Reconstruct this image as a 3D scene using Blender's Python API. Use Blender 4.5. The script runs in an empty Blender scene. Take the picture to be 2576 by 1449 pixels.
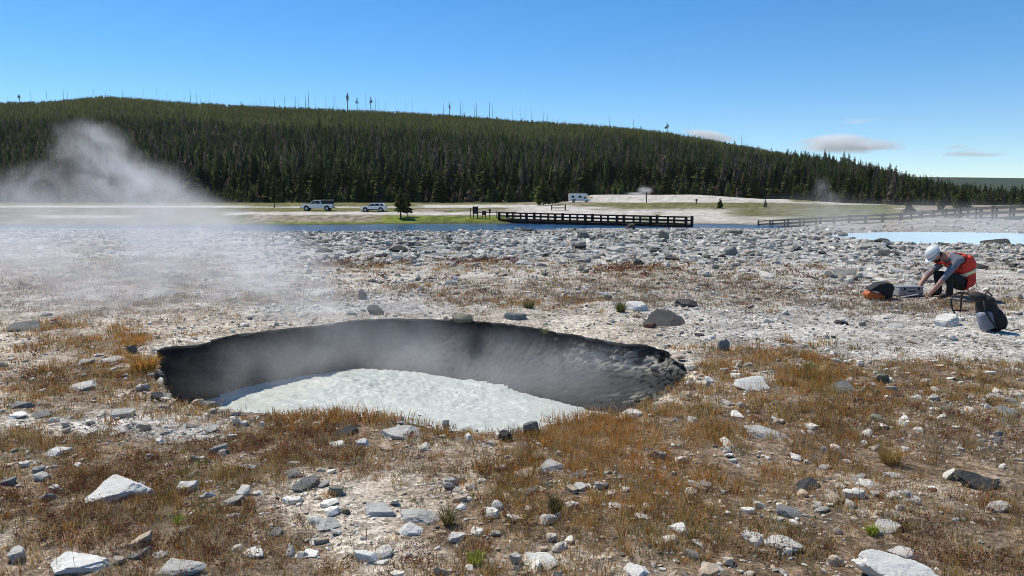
import bpy, bmesh, math, random
import numpy as np
from mathutils import Vector, Matrix

random.seed(7)
RNG = np.random.default_rng(11)
SC = bpy.context.scene
COL = SC.collection

# ---------------------------------------------------------------- camera maths (2576-wide picture units)
CX, CY, F, H = 1288.0, 724.5, 1874.0, 1.75
P = math.atan((CY - 500.0) / F)
CP, SP = math.cos(P), math.sin(P)

def ray(u, v):
    x = (u - CX) / F; yd = (v - CY) / F
    dy = CP - yd * SP
    return x / dy, (-SP - yd * CP) / dy

def at(u, v, d):
    rx, rz = ray(u, v)
    return Vector((d * rx, d, H + d * rz))

def proj(x, y, z):
    fy = y * CP - (z - H) * SP
    up = y * SP + (z - H) * CP
    fy = np.where(np.abs(fy) < 1e-3, 1e-3, fy)
    return CX + F * x / fy, CY - F * up / fy, fy

# ---------------------------------------------------------------- numpy noise
def _h(ix, iy, s):
    t = np.sin(ix * 127.1 + iy * 311.7 + s * 74.7) * 43758.5453
    return t - np.floor(t)

def vnoise(x, y, s=0):
    ix, iy = np.floor(x), np.floor(y)
    fx, fy = x - ix, y - iy
    fx = fx * fx * (3 - 2 * fx); fy = fy * fy * (3 - 2 * fy)
    a, b = _h(ix, iy, s), _h(ix + 1, iy, s)
    c, d = _h(ix, iy + 1, s), _h(ix + 1, iy + 1, s)
    return (a + (b - a) * fx) * (1 - fy) + (c + (d - c) * fx) * fy

def fbm(x, y, octs=4, s=0):
    r = 0; a = 0.5; t = 0
    for k in range(octs):
        r = r + a * vnoise(x, y, s + k * 3.1); t += a
        x = x * 2.03 + 5.2; y = y * 2.03 + 1.7; a *= 0.5
    return r / t          # 0..1

def sstep(a, b, x):
    t = np.clip((x - a) / (b - a), 0, 1)
    return t * t * (3 - 2 * t)

# ---------------------------------------------------------------- terrain
def zv(d, v):
    return H + d * ray(CX, v)[1]

_c = [(14, 'z', 0), (30, 'v', 611), (45, 'v', 598), (76, 'v', 583.8)]
_far = [(112, 'z', -2.25), (116, 'v', 562), (125, 'v', 547), (130, 'v', 541), (140, 'v', 530.5), (165, 'v', 521), (200, 'v', 514), (232, 'v', 508)]
_riv = [(78, 'z', -3.0), (108, 'z', -3.0)]
_cl = _c[:3] + [(88, 'v', 575)]
_rl = [(91, 'z', -2.8), (108, 'z', -2.8)]
COLS = [
    (-700, _cl + _rl + _far),
    (480, _cl + _rl + _far),
    (700, _c + _riv + _far),
    (1262, [(14, 'z', 0), (30, 'v', 610), (45, 'v', 597), (84, 'v', 580)] + [(88, 'z', -3.0), (113, 'z', -3.0), (117, 'z', -2.5), (121, 'v', 562)] + _far[2:]),
    (1420, [(14, 'z', 0), (30, 'v', 610), (45, 'v', 596), (95, 'v', 575)] + [(99, 'z', -3.2), (120, 'z', -3.2)] + [(124, 'z', -2.3), (131, 'v', 549), (140, 'v', 534), (165, 'v', 522), (200, 'v', 511), (240, 'v', 507)]),
    (1500, [(14, 'z', 0), (30, 'v', 610), (45, 'v', 596), (98, 'v', 574)] + [(102, 'z', -3.0), (117, 'z', -3.0)] + [(121, 'z', -2.4), (130, 'v', 551), (140, 'v', 538), (165, 'v', 524), (190, 'v', 511), (215, 'v', 508), (232, 'v', 490), (250, 'v', 490)]),
    (1733, [(14, 'z', 0), (30, 'v', 610), (45, 'v', 596), (100, 'v', 573)] + [(104, 'z', -2.6), (113, 'z', -2.6)] + [(118, 'z', -2.1), (128, 'v', 556), (140, 'v', 541), (165, 'v', 527), (190, 'v', 511), (215, 'v', 508), (232, 'v', 490), (250, 'v', 491)]),
    (1950, [(14, 'z', 0), (30, 'v', 610), (45, 'v', 596), (100, 'v', 574)] + [(104, 'z', -2.6), (110, 'z', -2.6)] + [(114, 'z', -2.1), (125, 'v', 556), (140, 'v', 545), (165, 'v', 530), (190, 'v', 515), (215, 'v', 510), (232, 'v', 501), (250, 'v', 501)]),
    (2150, [(14, 'z', 0), (38, 'v', 590), (60, 'v', 580), (85, 'v', 567), (115, 'v', 552), (140, 'v', 542), (165, 'v', 531), (190, 'v', 520), (230, 'v', 511), (250, 'v', 510)]),
    (2400, [(14, 'z', 0), (40, 'v', 582), (65, 'v', 554), (85, 'v', 541), (115, 'v', 533), (140, 'v', 529), (165, 'v', 525), (190, 'v', 521), (230, 'v', 516), (250, 'v', 515)]),
    (3300, [(14, 'z', 0), (40, 'v', 582), (65, 'v', 552), (85, 'v', 538), (115, 'v', 530), (140, 'v', 526), (165, 'v', 523), (190, 'v', 519), (230, 'v', 515), (250, 'v', 513)]),
]
COL_A = np.array([ray(u, 500)[0] for u, _ in COLS])
COL_P = []
for u, pts in COLS:
    ds = [0.0] + [p[0] for p in pts]
    zs = [0.0] + [p[2] if p[1] == 'z' else zv(p[0], p[2]) for p in pts]
    COL_P.append((np.array(ds), np.array(zs)))

SKY = [(-900, 262), (-300, 250), (0, 252), (110, 251), (200, 243), (270, 236), (340, 240), (480, 252), (640, 260), (800, 267), (960, 273), (1130, 283), (1300, 297),
       (1470, 308), (1640, 324), (1800, 349), (1950, 374), (2050, 390), (2130, 398), (2200, 414), (2270, 442), (2330, 458), (2400, 472), (2480, 484), (2576, 488), (2800, 488), (3500, 480)]
SKY_A = np.array([ray(u, 500)[0] for u, _ in SKY])
DR = np.array([np.interp(u, [0, 1300, 1700, 2200, 2576, 3200], [800, 760, 640, 480, 420, 420]) for u, _ in SKY])
TREEPX = np.array([np.interp(u, [0, 1700, 2100, 2250, 2600], [13, 14, 26, 34, 44]) for u, _ in SKY])
ZR = np.array([zv(d, v + t) for d, (u, v), t in zip(DR, SKY, TREEPX)])
D0 = np.interp(SKY_A, [ray(u, 500)[0] for u in (0, 1300, 1420, 1500, 2000, 2300, 2576)], [226, 226, 250, 250, 246, 215, 240])

def zbase(x, y):
    x = np.asarray(x, float); y = np.asarray(y, float)
    ys = np.maximum(y, 0.5)
    a = np.clip(x / ys, COL_A[0], COL_A[-1])
    zc = np.stack([np.interp(y, d, z) for d, z in COL_P])
    i = np.clip(np.searchsorted(COL_A, a) - 1, 0, len(COL_A) - 2)
    t = (a - COL_A[i]) / (COL_A[i + 1] - COL_A[i])
    t = t * t * (3 - 2 * t)
    n = np.arange(x.size).reshape(x.shape)
    zf = zc.reshape(len(COL_A), -1); nf = n.ravel(); fi = i.ravel()
    z = zf[fi, nf] * (1 - t.ravel()) + zf[fi + 1, nf] * t.ravel()
    z = z.reshape(x.shape)
    # hill
    dr = np.interp(a, SKY_A, DR); zr = np.interp(a, SKY_A, ZR); d0 = np.interp(a, SKY_A, D0)
    t = np.clip((y - d0) / (dr - d0), 0, 1)
    zh = z + (zr - z) * t
    back = np.clip((y - dr) / 700.0, 0, 1)
    zh = zh * (1 - 0.75 * back * back * (3 - 2 * back))
    # left valley end / lateral
    return zh

def micro(x, y):
    x = np.asarray(x, float); y = np.asarray(y, float)
    r = np.hypot(x, y)
    lift = 0.10 * (fbm(x * 0.35, y * 0.35, 3, 3) - 0.5) * sstep(2, 8, r) + 0.06 * (fbm(x * 1.4, y * 1.4, 3, 5) - 0.5) + 0.022 * (fbm(x * 7, y * 7, 3, 8) - 0.5)
    far = 0.5 * (fbm(x * 0.09, y * 0.09, 3, 13) - 0.5) * sstep(15, 45, r)
    lump = 0.14 * (fbm(x * 0.8, y * 0.8, 3, 17) - 0.45) * sstep(12, 30, r)
    fade = 1 - 0.8 * sstep(60, 80, r)
    return lift + (far + lump) * fade

def gz(x, y):
    return zbase(x, y) + micro(x, y)

def gz1(x, y):
    return float(gz(np.array([x]), np.array([y]))[0])

_DS = np.geomspace(2.0, 1200.0, 1400)
def ground_hit(u, v):
    rx, rz = ray(u, v)
    zs = gz(_DS * rx, _DS) - (H + _DS * rz)
    k = int(np.argmax(zs > 0))
    if zs[k] <= 0: k = len(_DS) - 1
    if k == 0: d = _DS[0]
    else:
        t = -zs[k - 1] / (zs[k] - zs[k - 1]); d = _DS[k - 1] + (_DS[k] - _DS[k - 1]) * t
    return Vector((d * rx, d, H + d * rz)), d

# ---------------------------------------------------------------- object helpers
def link(o, parent=None):
    COL.objects.link(o)
    if parent is not None: o.parent = parent
    return o

def tag(o, label=None, cat=None, group=None, kind=None):
    if label: o['label'] = label
    if cat: o['category'] = cat
    if group: o['group'] = group
    if kind: o['kind'] = kind
    return o

def thing(name, label, cat, loc=(0, 0, 0), rz=0.0, group=None):
    o = bpy.data.objects.new(name, None); o.empty_display_size = 0.2
    o.location = loc; o.rotation_euler = (0, 0, rz)
    link(o); return tag(o, label, cat, group)

def mesh_np(name, verts, tris=None, quads=None, col=None, smooth=False, mats=(), midx=None):
    me = bpy.data.meshes.new(name)
    verts = np.asarray(verts, np.float32)
    me.vertices.add(len(verts)); me.vertices.foreach_set('co', verts.ravel())
    parts = []; tot = []
    if quads is not None and len(quads): parts.append(np.asarray(quads, np.int32).ravel()); tot.append(np.full(len(quads), 4, np.int32))
    if tris is not None and len(tris): parts.append(np.asarray(tris, np.int32).ravel()); tot.append(np.full(len(tris), 3, np.int32))
    li = np.concatenate(parts); lt = np.concatenate(tot)
    ls = np.concatenate([[0], np.cumsum(lt)[:-1]]).astype(np.int32)
    me.loops.add(len(li)); me.loops.foreach_set('vertex_index', li)
    me.polygons.add(len(lt)); me.polygons.foreach_set('loop_start', ls)
    try: me.polygons.foreach_set('loop_total', lt)
    except Exception: pass
    if midx is not None: me.polygons.foreach_set('material_index', np.asarray(midx, np.int32))
    me.polygons.foreach_set('use_smooth', np.full(len(lt), smooth))
    me.update(calc_edges=True); me.validate()
    if col is not None:
        at_ = me.attributes.new('Col', 'FLOAT_COLOR', 'POINT')
        c = np.ones((len(verts), 4), np.float32); c[:, :3] = col
        at_.data.foreach_set('color', c.ravel())
    for m in mats: me.materials.append(m)
    return me

def obj(name, me, parent=None):
    return link(bpy.data.objects.new(name, me), parent)

class MB:
    """collects simple solids into one bmesh"""
    def __init__(s): s.bm = bmesh.new()
    def box(s, c, size, rz=0.0, ry=0.0, rx=0.0, bevel=0.0):
        m = Matrix.Translation(c) @ Matrix.Rotation(rz, 4, 'Z') @ Matrix.Rotation(ry, 4, 'Y') @ Matrix.Rotation(rx, 4, 'X') @ Matrix.Diagonal((*size, 1))
        r = bmesh.ops.create_cube(s.bm, size=1, matrix=m)
        if bevel:
            es = list({e for v in r['verts'] for e in v.link_edges})
            bmesh.ops.bevel(s.bm, geom=es, offset=bevel, segments=2, affect='EDGES', profile=0.6)
        return s
    def tube(s, pts, r, n=8, cap=True):
        pts = [Vector(p) for p in pts]
        rs = r if isinstance(r, (list, tuple)) else [r] * len(pts)
        rings = []
        for i, p in enumerate(pts):
            t = (pts[min(i + 1, len(pts) - 1)] - pts[max(i - 1, 0)]).normalized()
            a = t.cross(Vector((0, 0, 1)))
            if a.length < 1e-3: a = t.cross(Vector((1, 0, 0)))
            a.normalize(); b = t.cross(a)
            rings.append([s.bm.verts.new(p + (a * math.cos(2 * math.pi * k / n) + b * math.sin(2 * math.pi * k / n)) * rs[i]) for k in range(n)])
        for i in range(len(rings) - 1):
            for k in range(n):
                s.bm.faces.new((rings[i][k], rings[i][(k + 1) % n], rings[i + 1][(k + 1) % n], rings[i + 1][k]))
        if cap:
            s.bm.faces.new(rings[0]); s.bm.faces.new(rings[-1][::-1])
        return s
    def cyl(s, a, b, r, n=16): return s.tube([a, b], r, n)
    def prism(s, prof, y0, y1, bevel=0.0, inset=None):
        """profile in xz extruded along y"""
        A = [s.bm.verts.new((x, y0, z)) for x, z in prof]; B = [s.bm.verts.new((x, y1, z)) for x, z in prof]
        n = len(prof); fs = [s.bm.faces.new(A), s.bm.faces.new(B[::-1])]
        for k in range(n): fs.append(s.bm.faces.new((A[k], B[k], B[(k + 1) % n], A[(k + 1) % n])))
        if bevel:
            es = list({e for f in fs for e in f.edges})
            bmesh.ops.bevel(s.bm, geom=es, offset=bevel, segments=2, affect='EDGES', profile=0.6)
        return s
    def ell(s, c, r, n=12, rot=None):
        m = Matrix.Translation(c) @ (rot if rot else Matrix.Identity(4)) @ Matrix.Diagonal((*r, 1))
        bmesh.ops.create_uvsphere(s.bm, u_segments=n * 2, v_segments=n, radius=1, matrix=m); return s
    def build(s, name, mats, parent=None, smooth=False, loc=None, rz=None):
        bmesh.ops.recalc_face_normals(s.bm, faces=s.bm.faces)
        me = bpy.data.meshes.new(name); s.bm.to_mesh(me); s.bm.free()
        for m in (mats if isinstance(mats, (list, tuple)) else [mats]): me.materials.append(m)
        if smooth: me.polygons.foreach_set('use_smooth', np.ones(len(me.polygons), bool))
        o = obj(name, me, parent)
        if loc is not None: o.location = loc
        if rz is not None: o.rotation_euler = (0, 0, rz)
        return o

# ---------------------------------------------------------------- materials
def nt(name):
    m = bpy.data.materials.new(name); m.use_nodes = True
    t = m.node_tree; b = t.nodes['Principled BSDF']
    return m, t, b

def N(t, kind, **kw):
    n = t.nodes.new(kind)
    for k, v in kw.items():
        if k.startswith('i_'): n.inputs[k[2:].replace('_', ' ')].default_value = v
        else: setattr(n, k, v)
    return n

def mix(t, fac, a, b, mode='MIX'):
    n = t.nodes.new('ShaderNodeMix'); n.data_type = 'RGBA'; n.blend_type = mode
    for s, v in ((0, fac), (6, a), (7, b)):
        if hasattr(v, 'is_output'): t.links.new(v, n.inputs[s])
        else: n.inputs[s].default_value = v if s == 0 else (*v, 1) if len(v) == 3 else v
    return n.outputs[2]

def ramp(t, src, p0, p1, c0=(0, 0, 0, 1), c1=(1, 1, 1, 1)):
    n = t.nodes.new('ShaderNodeValToRGB')
    n.color_ramp.elements[0].position = p0; n.color_ramp.elements[1].position = p1
    n.color_ramp.elements[0].color = c0; n.color_ramp.elements[1].color = c1
    t.links.new(src, n.inputs[0]); return n.outputs[0]

def noise(t, scale, coord=None, detail=4, rough=0.55, dist=0.0):
    n = N(t, 'ShaderNodeTexNoise'); n.inputs['Scale'].default_value = scale; n.inputs['Detail'].default_value = detail
    n.inputs['Roughness'].default_value = rough; n.inputs['Distortion'].default_value = dist
    if coord is not None: t.links.new(coord, n.inputs['Vector'])
    return n.outputs['Fac']

def objco(t): return N(t, 'ShaderNodeTexCoord').outputs['Object']
def worldco(t): return N(t, 'ShaderNodeNewGeometry').outputs['Position']

def bump(t, b, h, strength=0.3, dist=0.02):
    n = N(t, 'ShaderNodeBump'); n.inputs['Strength'].default_value = strength; n.inputs['Distance'].default_value = dist
    t.links.new(h, n.inputs['Height']); t.links.new(n.outputs['Normal'], b.inputs['Normal'])

def surf(name, c1, c2=None, scale=8.0, rough=0.7, bstr=0.15, bdist=0.01, metal=0.0, spec=0.4, coat=0.0):
    m, t, b = nt(name)
    c2 = c2 or tuple(x * 0.75 for x in c1)
    co = objco(t); f = noise(t, scale, co, 6)
    t.links.new(mix(t, ramp(t, f, 0.35, 0.65), c1, c2), b.inputs['Base Color'])
    b.inputs['Roughness'].default_value = rough; b.inputs['Metallic'].default_value = metal
    b.inputs['Specular IOR Level'].default_value = spec; b.inputs['Coat Weight'].default_value = coat
    if bstr: bump(t, b, noise(t, scale * 3, co, 4), bstr, bdist)
    return m

def leafy(name, c1=None, c2=None, transl=0.35, attr=True, scale=6.0, rnd=0.0):
    """foliage: diffuse + translucent, colour from the Col attribute (per plant) or from noise"""
    m = bpy.data.materials.new(name); m.use_nodes = True; t = m.node_tree
    for n in list(t.nodes): t.nodes.remove(n)
    out = N(t, 'ShaderNodeOutputMaterial')
    if attr:
        a = N(t, 'ShaderNodeAttribute', attribute_name='Col'); c = a.outputs['Color']
    else:
        c = mix(t, ramp(t, noise(t, scale, objco(t), 4), 0.35, 0.65), c1, c2)
        if rnd:
            oi = N(t, 'ShaderNodeObjectInfo')
            hs = N(t, 'ShaderNodeHueSaturation'); t.links.new(c, hs.inputs['Color'])
            mr = N(t, 'ShaderNodeMapRange'); mr.inputs[3].default_value = 1 - rnd; mr.inputs[4].default_value = 1 + rnd
            t.links.new(oi.outputs['Random'], mr.inputs[0]); t.links.new(mr.outputs[0], hs.inputs['Value'])
            m2 = N(t, 'ShaderNodeMapRange'); m2.inputs[3].default_value = 0.475; m2.inputs[4].default_value = 0.51
            t.links.new(oi.outputs['Random'], m2.inputs[0]); t.links.new(m2.outputs[0], hs.inputs['Hue'])
            c = hs.outputs['Color']
    d = N(t, 'ShaderNodeBsdfDiffuse'); tr = N(t, 'ShaderNodeBsdfTranslucent'); mx = N(t, 'ShaderNodeMixShader')
    mx.inputs[0].default_value = transl
    t.links.new(c, d.inputs[0]); t.links.new(c, tr.inputs[0])
    t.links.new(d.outputs[0], mx.inputs[1]); t.links.new(tr.outputs[0], mx.inputs[2]); t.links.new(mx.outputs[0], out.inputs[0])
    return m
# ================================================================= ground sheet (polar round the crater), crater, water
RIM_UV = [(390, 880), (425, 871), (520, 859), (560, 845), (640, 832), (700, 822), (780, 812), (880, 801), (960, 797), (1050, 797), (1150, 804), (1250, 811), (1330, 818), (1400, 828),
          (1480, 841), (1560, 852), (1640, 862), (1685, 878), (1698, 902), (1725, 918), (1722, 945), (1710, 968), (1680, 986), (1640, 1005), (1590, 1020), (1540, 1030), (1460, 1038),
          (1390, 1052), (1340, 1072), (1250, 1080), (1150, 1075), (1050, 1064), (980, 1051), (930, 1041), (850, 1039), (760, 1031), (660, 1026), (560, 1022), (500, 1012), (440, 998), (412, 972), (410, 930), (398, 900)]
RIM = []
for u, v in RIM_UV:
    rx, rz = ray(u, v); d = -H / rz; RIM.append((d * rx, d))
RIM = np.array(RIM)
CC = np.array([RIM[:, 0].mean() * 0.5 + (RIM[:, 0].max() + RIM[:, 0].min()) * 0.25, (RIM[:, 1].max() + RIM[:, 1].min()) / 2])
WZ = -0.70
WAT_UV = [(540, 985), (620, 962), (720, 949), (830, 941), (900, 934), (1000, 937), (1100, 946), (1200, 965), (1300, 985), (1400, 1005), (1460, 1022)]
WAT = []
for u, v in WAT_UV:
    rx, rz = ray(u, v); d = (WZ - H) / rz; WAT.append((d * rx, d))
WAT = np.array(WAT)
NA = 1440
TH = np.linspace(-math.pi, math.pi, NA, endpoint=False)
def polar(pts, th):
    a = np.arctan2(pts[:, 1] - CC[1], pts[:, 0] - CC[0]); r = np.hypot(pts[:, 0] - CC[0], pts[:, 1] - CC[1])
    o = np.argsort(a)
    return np.interp(th, a[o], r[o], period=2 * math.pi)
R_RIM = polar(RIM, TH)
k = np.ones(9) / 9
R_RIM = np.convolve(np.concatenate([R_RIM[-4:], R_RIM, R_RIM[:4]]), k, 'valid')
R_RIM = R_RIM + 0.10 * (fbm(np.cos(TH) * 6 + 9, np.sin(TH) * 6 + 9, 4, 21) - 0.5) + 0.07 * (fbm(np.cos(TH) * 30 + 9, np.sin(TH) * 30 + 9, 3, 23) - 0.5) + 0.04 * (fbm(np.cos(TH) * 90 + 9, np.sin(TH) * 90 + 9, 2, 25) - 0.5)
aw = np.arctan2(WAT[:, 1] - CC[1], WAT[:, 0] - CC[0]); rw = np.hypot(WAT[:, 0] - CC[0], WAT[:, 1] - CC[1])
near_a = np.linspace(-math.pi * 0.92, -0.12 * math.pi, 9)
near_r = np.interp(near_a, TH, R_RIM) - 0.12
allA = np.concatenate([aw, near_a]); allR = np.concatenate([rw, near_r]); o_ = np.argsort(allA)
R_WAT = np.interp(TH, allA[o_], allR[o_], period=2 * math.pi)
R_WAT = np.minimum(R_WAT, R_RIM - 0.10)
R_WAT = R_WAT + 0.08 * (fbm(np.cos(TH) * 5 + 3, np.sin(TH) * 5 + 3, 3, 31) - 0.5)

# ---- zones: (u, v, half width, half height, weight) in picture units, laid on the ground by proj()
VEG = [(300, 720, 420, 60, .45), (60, 640, 300, 30, .5), (1600, 1160, 260, 120, .7), (1900, 890, 190, 40, .55), (2050, 975, 260, 35, .5), (2200, 1120, 420, 110, .5), (2500, 1380, 260, 90, .55), (150, 1200, 330, 80, .5), (480, 1240, 150, 70, .6),
       (250, 850, 170, 45, .7), (240, 950, 260, 30, .6), (1000, 1060, 420, 25, .55), (700, 1110, 250, 45, .45), (1800, 735, 430, 45, .55), (1600, 685, 120, 16, .8), (900, 666, 130, 10, .7), (1180, 662, 110, 10, .6),
       (1250, 735, 420, 30, .35), (2250, 790, 150, 35, .35), (2480, 760, 130, 40, .4), (2300, 930, 280, 40, .3), (560, 1150, 260, 45, .35), (1500, 1310, 420, 60, .25), (1350, 760, 80, 12, .4),
       (330, 1068, 330, 34, -.6), (460, 1100, 130, 25, -.5), (860, 1265, 190, 45, -.55), (930, 1370, 150, 60, -.45), (1380, 1400, 130, 35, -.5), (2050, 820, 330, 38, -.5), (1700, 820, 260, 30, -.4), (1350, 815, 260, 22, -.3),
       (2420, 870, 200, 35, -.35), (2150, 1210, 130, 25, -.35), (2420, 1230, 130, 30, -.3), (1160, 1230, 130, 35, -.3), (950, 775, 130, 18, -.3), (1900, 1120, 60, 20, -.3), (1700, 1005, 130, 25, -.35), (2320, 1290, 140, 30, -.2)]
ORANGE = [(1600, 1160, 270, 120, 1.0), (1900, 895, 170, 35, .9), (2050, 975, 250, 35, .6), (365, 912, 60, 25, 1.0), (250, 860, 200, 50, .6), (1350, 770, 120, 25, .5), (1000, 1060, 420, 25, .5), (2150, 1180, 150, 60, .4)]
RED = [(2500, 1380, 240, 90, 1.0), (130, 1210, 300, 90, .8), (350, 1350, 300, 70, .6), (700, 1120, 280, 45, .7), (1240, 1180, 120, 40, .7), (60, 960, 120, 40, .6), (1600, 682, 110, 12, 1.0), (900, 666, 120, 10, 1.0), (1180, 662, 110, 10, .9), (760, 1300, 100, 40, .7), (1060, 1400, 140, 40, .6), (2200, 1060, 150, 40, .4), (1950, 690, 130, 20, .6)]
GREEN = [(480, 1240, 130, 75, 1.0), (430, 1300, 110, 35, .7), (120, 1130, 90, 40, .35), (2080, 1330, 220, 50, .35), (1440, 1230, 60, 40, .6), (1700, 1330, 250, 60, .35), (1990, 1310, 50, 25, .5), (2480, 1420, 130, 30, .3), (1200, 1270, 60, 50, .4)]
GREY = [(1800, 735, 430, 45, 1.0), (2250, 780, 230, 50, .8), (1250, 735, 400, 30, .6), (2350, 1130, 250, 70, .35), (300, 740, 400, 60, .6)]

def zone(Z, u, v):
    r = 0.0
    for a, b, sa, sb, w in Z: r = r + w * np.exp(-((u - a) / sa) ** 2 - ((v - b) / sb) ** 2)
    return r

def vegmask(x, y, u, v):
    base = sstep(650, 500, u) * .3 * sstep(590, 610, v) * sstep(700, 660, v) + np.interp(v, [560, 640, 665, 760, 800, 850, 900, 1000, 1040, 1449, 1700], [0, 0.02, .30, .31, .25, .24, .37, .50, .70, .72, .72])
    m = base + zone(VEG, u, v) + 0.85 * (fbm(x * 1.1, y * 1.1, 4, 41) - 0.5) + 0.45 * (fbm(x * 4.5, y * 4.5, 3, 43) - 0.5)
    return np.clip(m, 0, 1)

def C(*c): return np.array(c, float)
def lerp(a, b, t): return a + (b - a) * t[..., None]

def gcol(x, y, z):
    u, v, w = proj(x, y, z)
    u = np.where(w < 0.5, 1288, u); v = np.where(w < 0.5, 1600, v)
    vm = vegmask(x, y, u, v)
    n1 = fbm(x * 2.2, y * 2.2, 4, 51); n2 = fbm(x * 0.5, y * 0.5, 4, 53); n3 = fbm(x * 9, y * 9, 3, 55)
    pale = lerp(np.broadcast_to(C(.38, .36, .33), x.shape + (3,)), C(.60, .575, .53), sstep(.35, .65, n1))
    tanp = lerp(np.broadcast_to(C(.43, .36, .28), x.shape + (3,)), C(.64, .575, .48), sstep(.3, .7, n1))
    right = sstep(1500, 1900, u) * sstep(985, 860, v) + sstep(690, 640, v) + .6 * sstep(830, 760, v)
    c = lerp(tanp, pale, np.clip(right + zone([(330, 1068, 330, 40, 1), (460, 1100, 140, 30, 1), (900, 770, 200, 25, .7), (250, 740, 500, 30, .2)], u, v), 0, 1))
    # litter under plants; near colour darkened to paint shade into the gaps
    lit = lerp(np.broadcast_to(C(.12, .08, .05), x.shape + (3,)), C(.27, .19, .12), sstep(.3, .7, n3))
    lit = lerp(lit, np.broadcast_to(C(.40, .345, .28), c.shape), sstep(880, 780, v))
    c = lerp(c, lit, sstep(.45, .85, vm) * sstep(640, 680, v) * 0.85)
    rub = lerp(np.broadcast_to(C(.28, .275, .26), x.shape + (3,)), C(.54, .525, .50), sstep(.38, .62, n1 * .6 + n3 * .4))
    c = lerp(c, rub, sstep(680, 640, v))
    c = lerp(c, np.broadcast_to(C(.74, .735, .71), c.shape), np.clip(zone([(1530, 658, 60, 12, 1), (250, 640, 330, 5, .9), (640, 606, 160, 4, .9), (880, 632, 140, 6, .6)], u, v), 0, 1) * sstep(.3, .5, n1))
    # ---- beyond the river
    far = (y > 100) & (w > 0)
    m = fbm(x * 0.25, y * 0.12, 4, 61); mm = fbm(x * 1.2, y * 0.6, 3, 63)
    olive = lerp(np.broadcast_to(C(.11, .112, .035), x.shape + (3,)), C(.23, .22, .085), sstep(.3, .7, mm))
    moss = lerp(np.broadcast_to(C(.10, .14, .015), x.shape + (3,)), C(.23, .27, .04), sstep(.3, .7, mm))
    sint = lerp(np.broadcast_to(C(.52, .48, .42), x.shape + (3,)), C(.74, .71, .66), sstep(.25, .75, mm))
    drab = lerp(np.broadcast_to(C(.20, .165, .11), x.shape + (3,)), C(.42, .35, .27), sstep(.3, .7, mm))
    fc = olive.copy()
    def band(target, amt): 
        nonlocal fc
        fc = lerp(fc, target, np.clip(amt, 0, 1))
    def box(u0, u1, v0, v1, s=2.0, su=25):
        vv = v + 3.0 * (m - .5); uu = u + 60 * (mm - .5)
        return sstep(u0 - su, u0 + su, uu) * sstep(u1 + su, u1 - su, uu) * sstep(v0 - s, v0 + s, vv) * sstep(v1 + s, v1 - s, vv)
    band(olive, box(-900, 3500, 400, 545))
    band(drab * .8, box(-900, 700, 523, 570) * sstep(.5, .75, m))
    band(sint, box(90, 330, 541, 549, 2) * .8)
    band(moss, box(660, 1300, 543, 572, 1.5))
    band(drab, box(640, 960, 541, 558, 2) * sstep(.3, .5, mm + .15))
    band(drab, box(1040, 1300, 526, 542, 1.5) * sstep(.3, .55, m + .1))
    band(sint, box(560, 1420, 533, 540.5, .8))                       # gravel road
    band(sint, box(-600, 620, 517, 522, 1.0) * sstep(.25, .45, m + .15))
    band(sint, box(560, 1040, 519.5, 522.5, .7) * .8)
    band(sint, box(1060, 1440, 515, 522.5, 1.0))
    band(sint, box(1300, 1850, 520, 556, 2.5, 40) * sstep(.28, .45, m + .1))
    band(drab, box(1290, 1500, 509, 515, 1.5) * .6)
    band(sint, box(1320, 1480, 500, 509, 1.5) * sstep(.3, .5, m))
    band(sint, box(1480, 1990, 480, 509.5, 1.0, 12) * sstep(.12, .4, m + .12))
    band(sint, box(1960, 2230, 508, 515, 1.5) * .9)
    band(olive, box(1530, 2070, 511, 526, 1.5, 50) * .95)
    band(drab, box(1500, 2060, 524, 530, 1.5) * .5)
    band(olive, box(1850, 2280, 527, 552, 2.0, 60) * .85)
    band(sint, box(1700, 1990, 545, 575, 3, 50) * .7)
    band(sint, box(2260, 2500, 503, 527, 2, 30) * sstep(.42, .6, m))
    band(drab, box(2280, 2800, 517, 547, 3, 60) * .75)
    grn = sstep(1.0, 0.0, np.clip((y - 232) / 20.0, 0, 1))
    forestfloor = lerp(np.broadcast_to(C(.045, .045, .022), x.shape + (3,)), C(.09, .085, .045), sstep(.3, .7, mm))
    a = np.clip(x / np.maximum(y, .5), SKY_A[0], SKY_A[-1]); d0 = np.interp(a, SKY_A, D0)
    fc = lerp(fc, forestfloor, sstep(-9, -2, y - d0))
    fmask = sstep(112, 115, y) * (w > 0)
    wet = sstep(-2.0, -2.25, z) * sstep(75, 82, y)
    c = lerp(c, fc, fmask)
    c = lerp(c, np.broadcast_to(C(.06, .06, .04), c.shape), wet * sstep(104, 106, y))
    rf = sstep(2100, 2250, u) * sstep(39, 46, y) * sstep(113, 108, y)
    c = lerp(c, drab * .8 + .08, rf * .8)
    return c

rho = [0.0]
st = 0.018
while rho[-1] < 5200:
    r_ = rho[-1]
    rho.append(r_ + max(st if r_ < 0.3 else 0.03, r_ * 0.0175 if r_ > 2.2 else 0))
rho = np.array(rho)
TT, RR = np.meshgrid(TH, rho, indexing='xy')
circ = sstep(2, 30, RR)
rad = (R_RIM[None, :] * (1 - circ) + 2.8 * circ) + RR
GX = CC[0] + np.cos(TT) * rad; GY = CC[1] + np.sin(TT) * rad
GZ = gz(GX.ravel(), GY.ravel()).reshape(GX.shape)
RIMW = np.exp(-RR / 0.10)
GZ = GZ - 0.03 * RIMW
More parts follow.
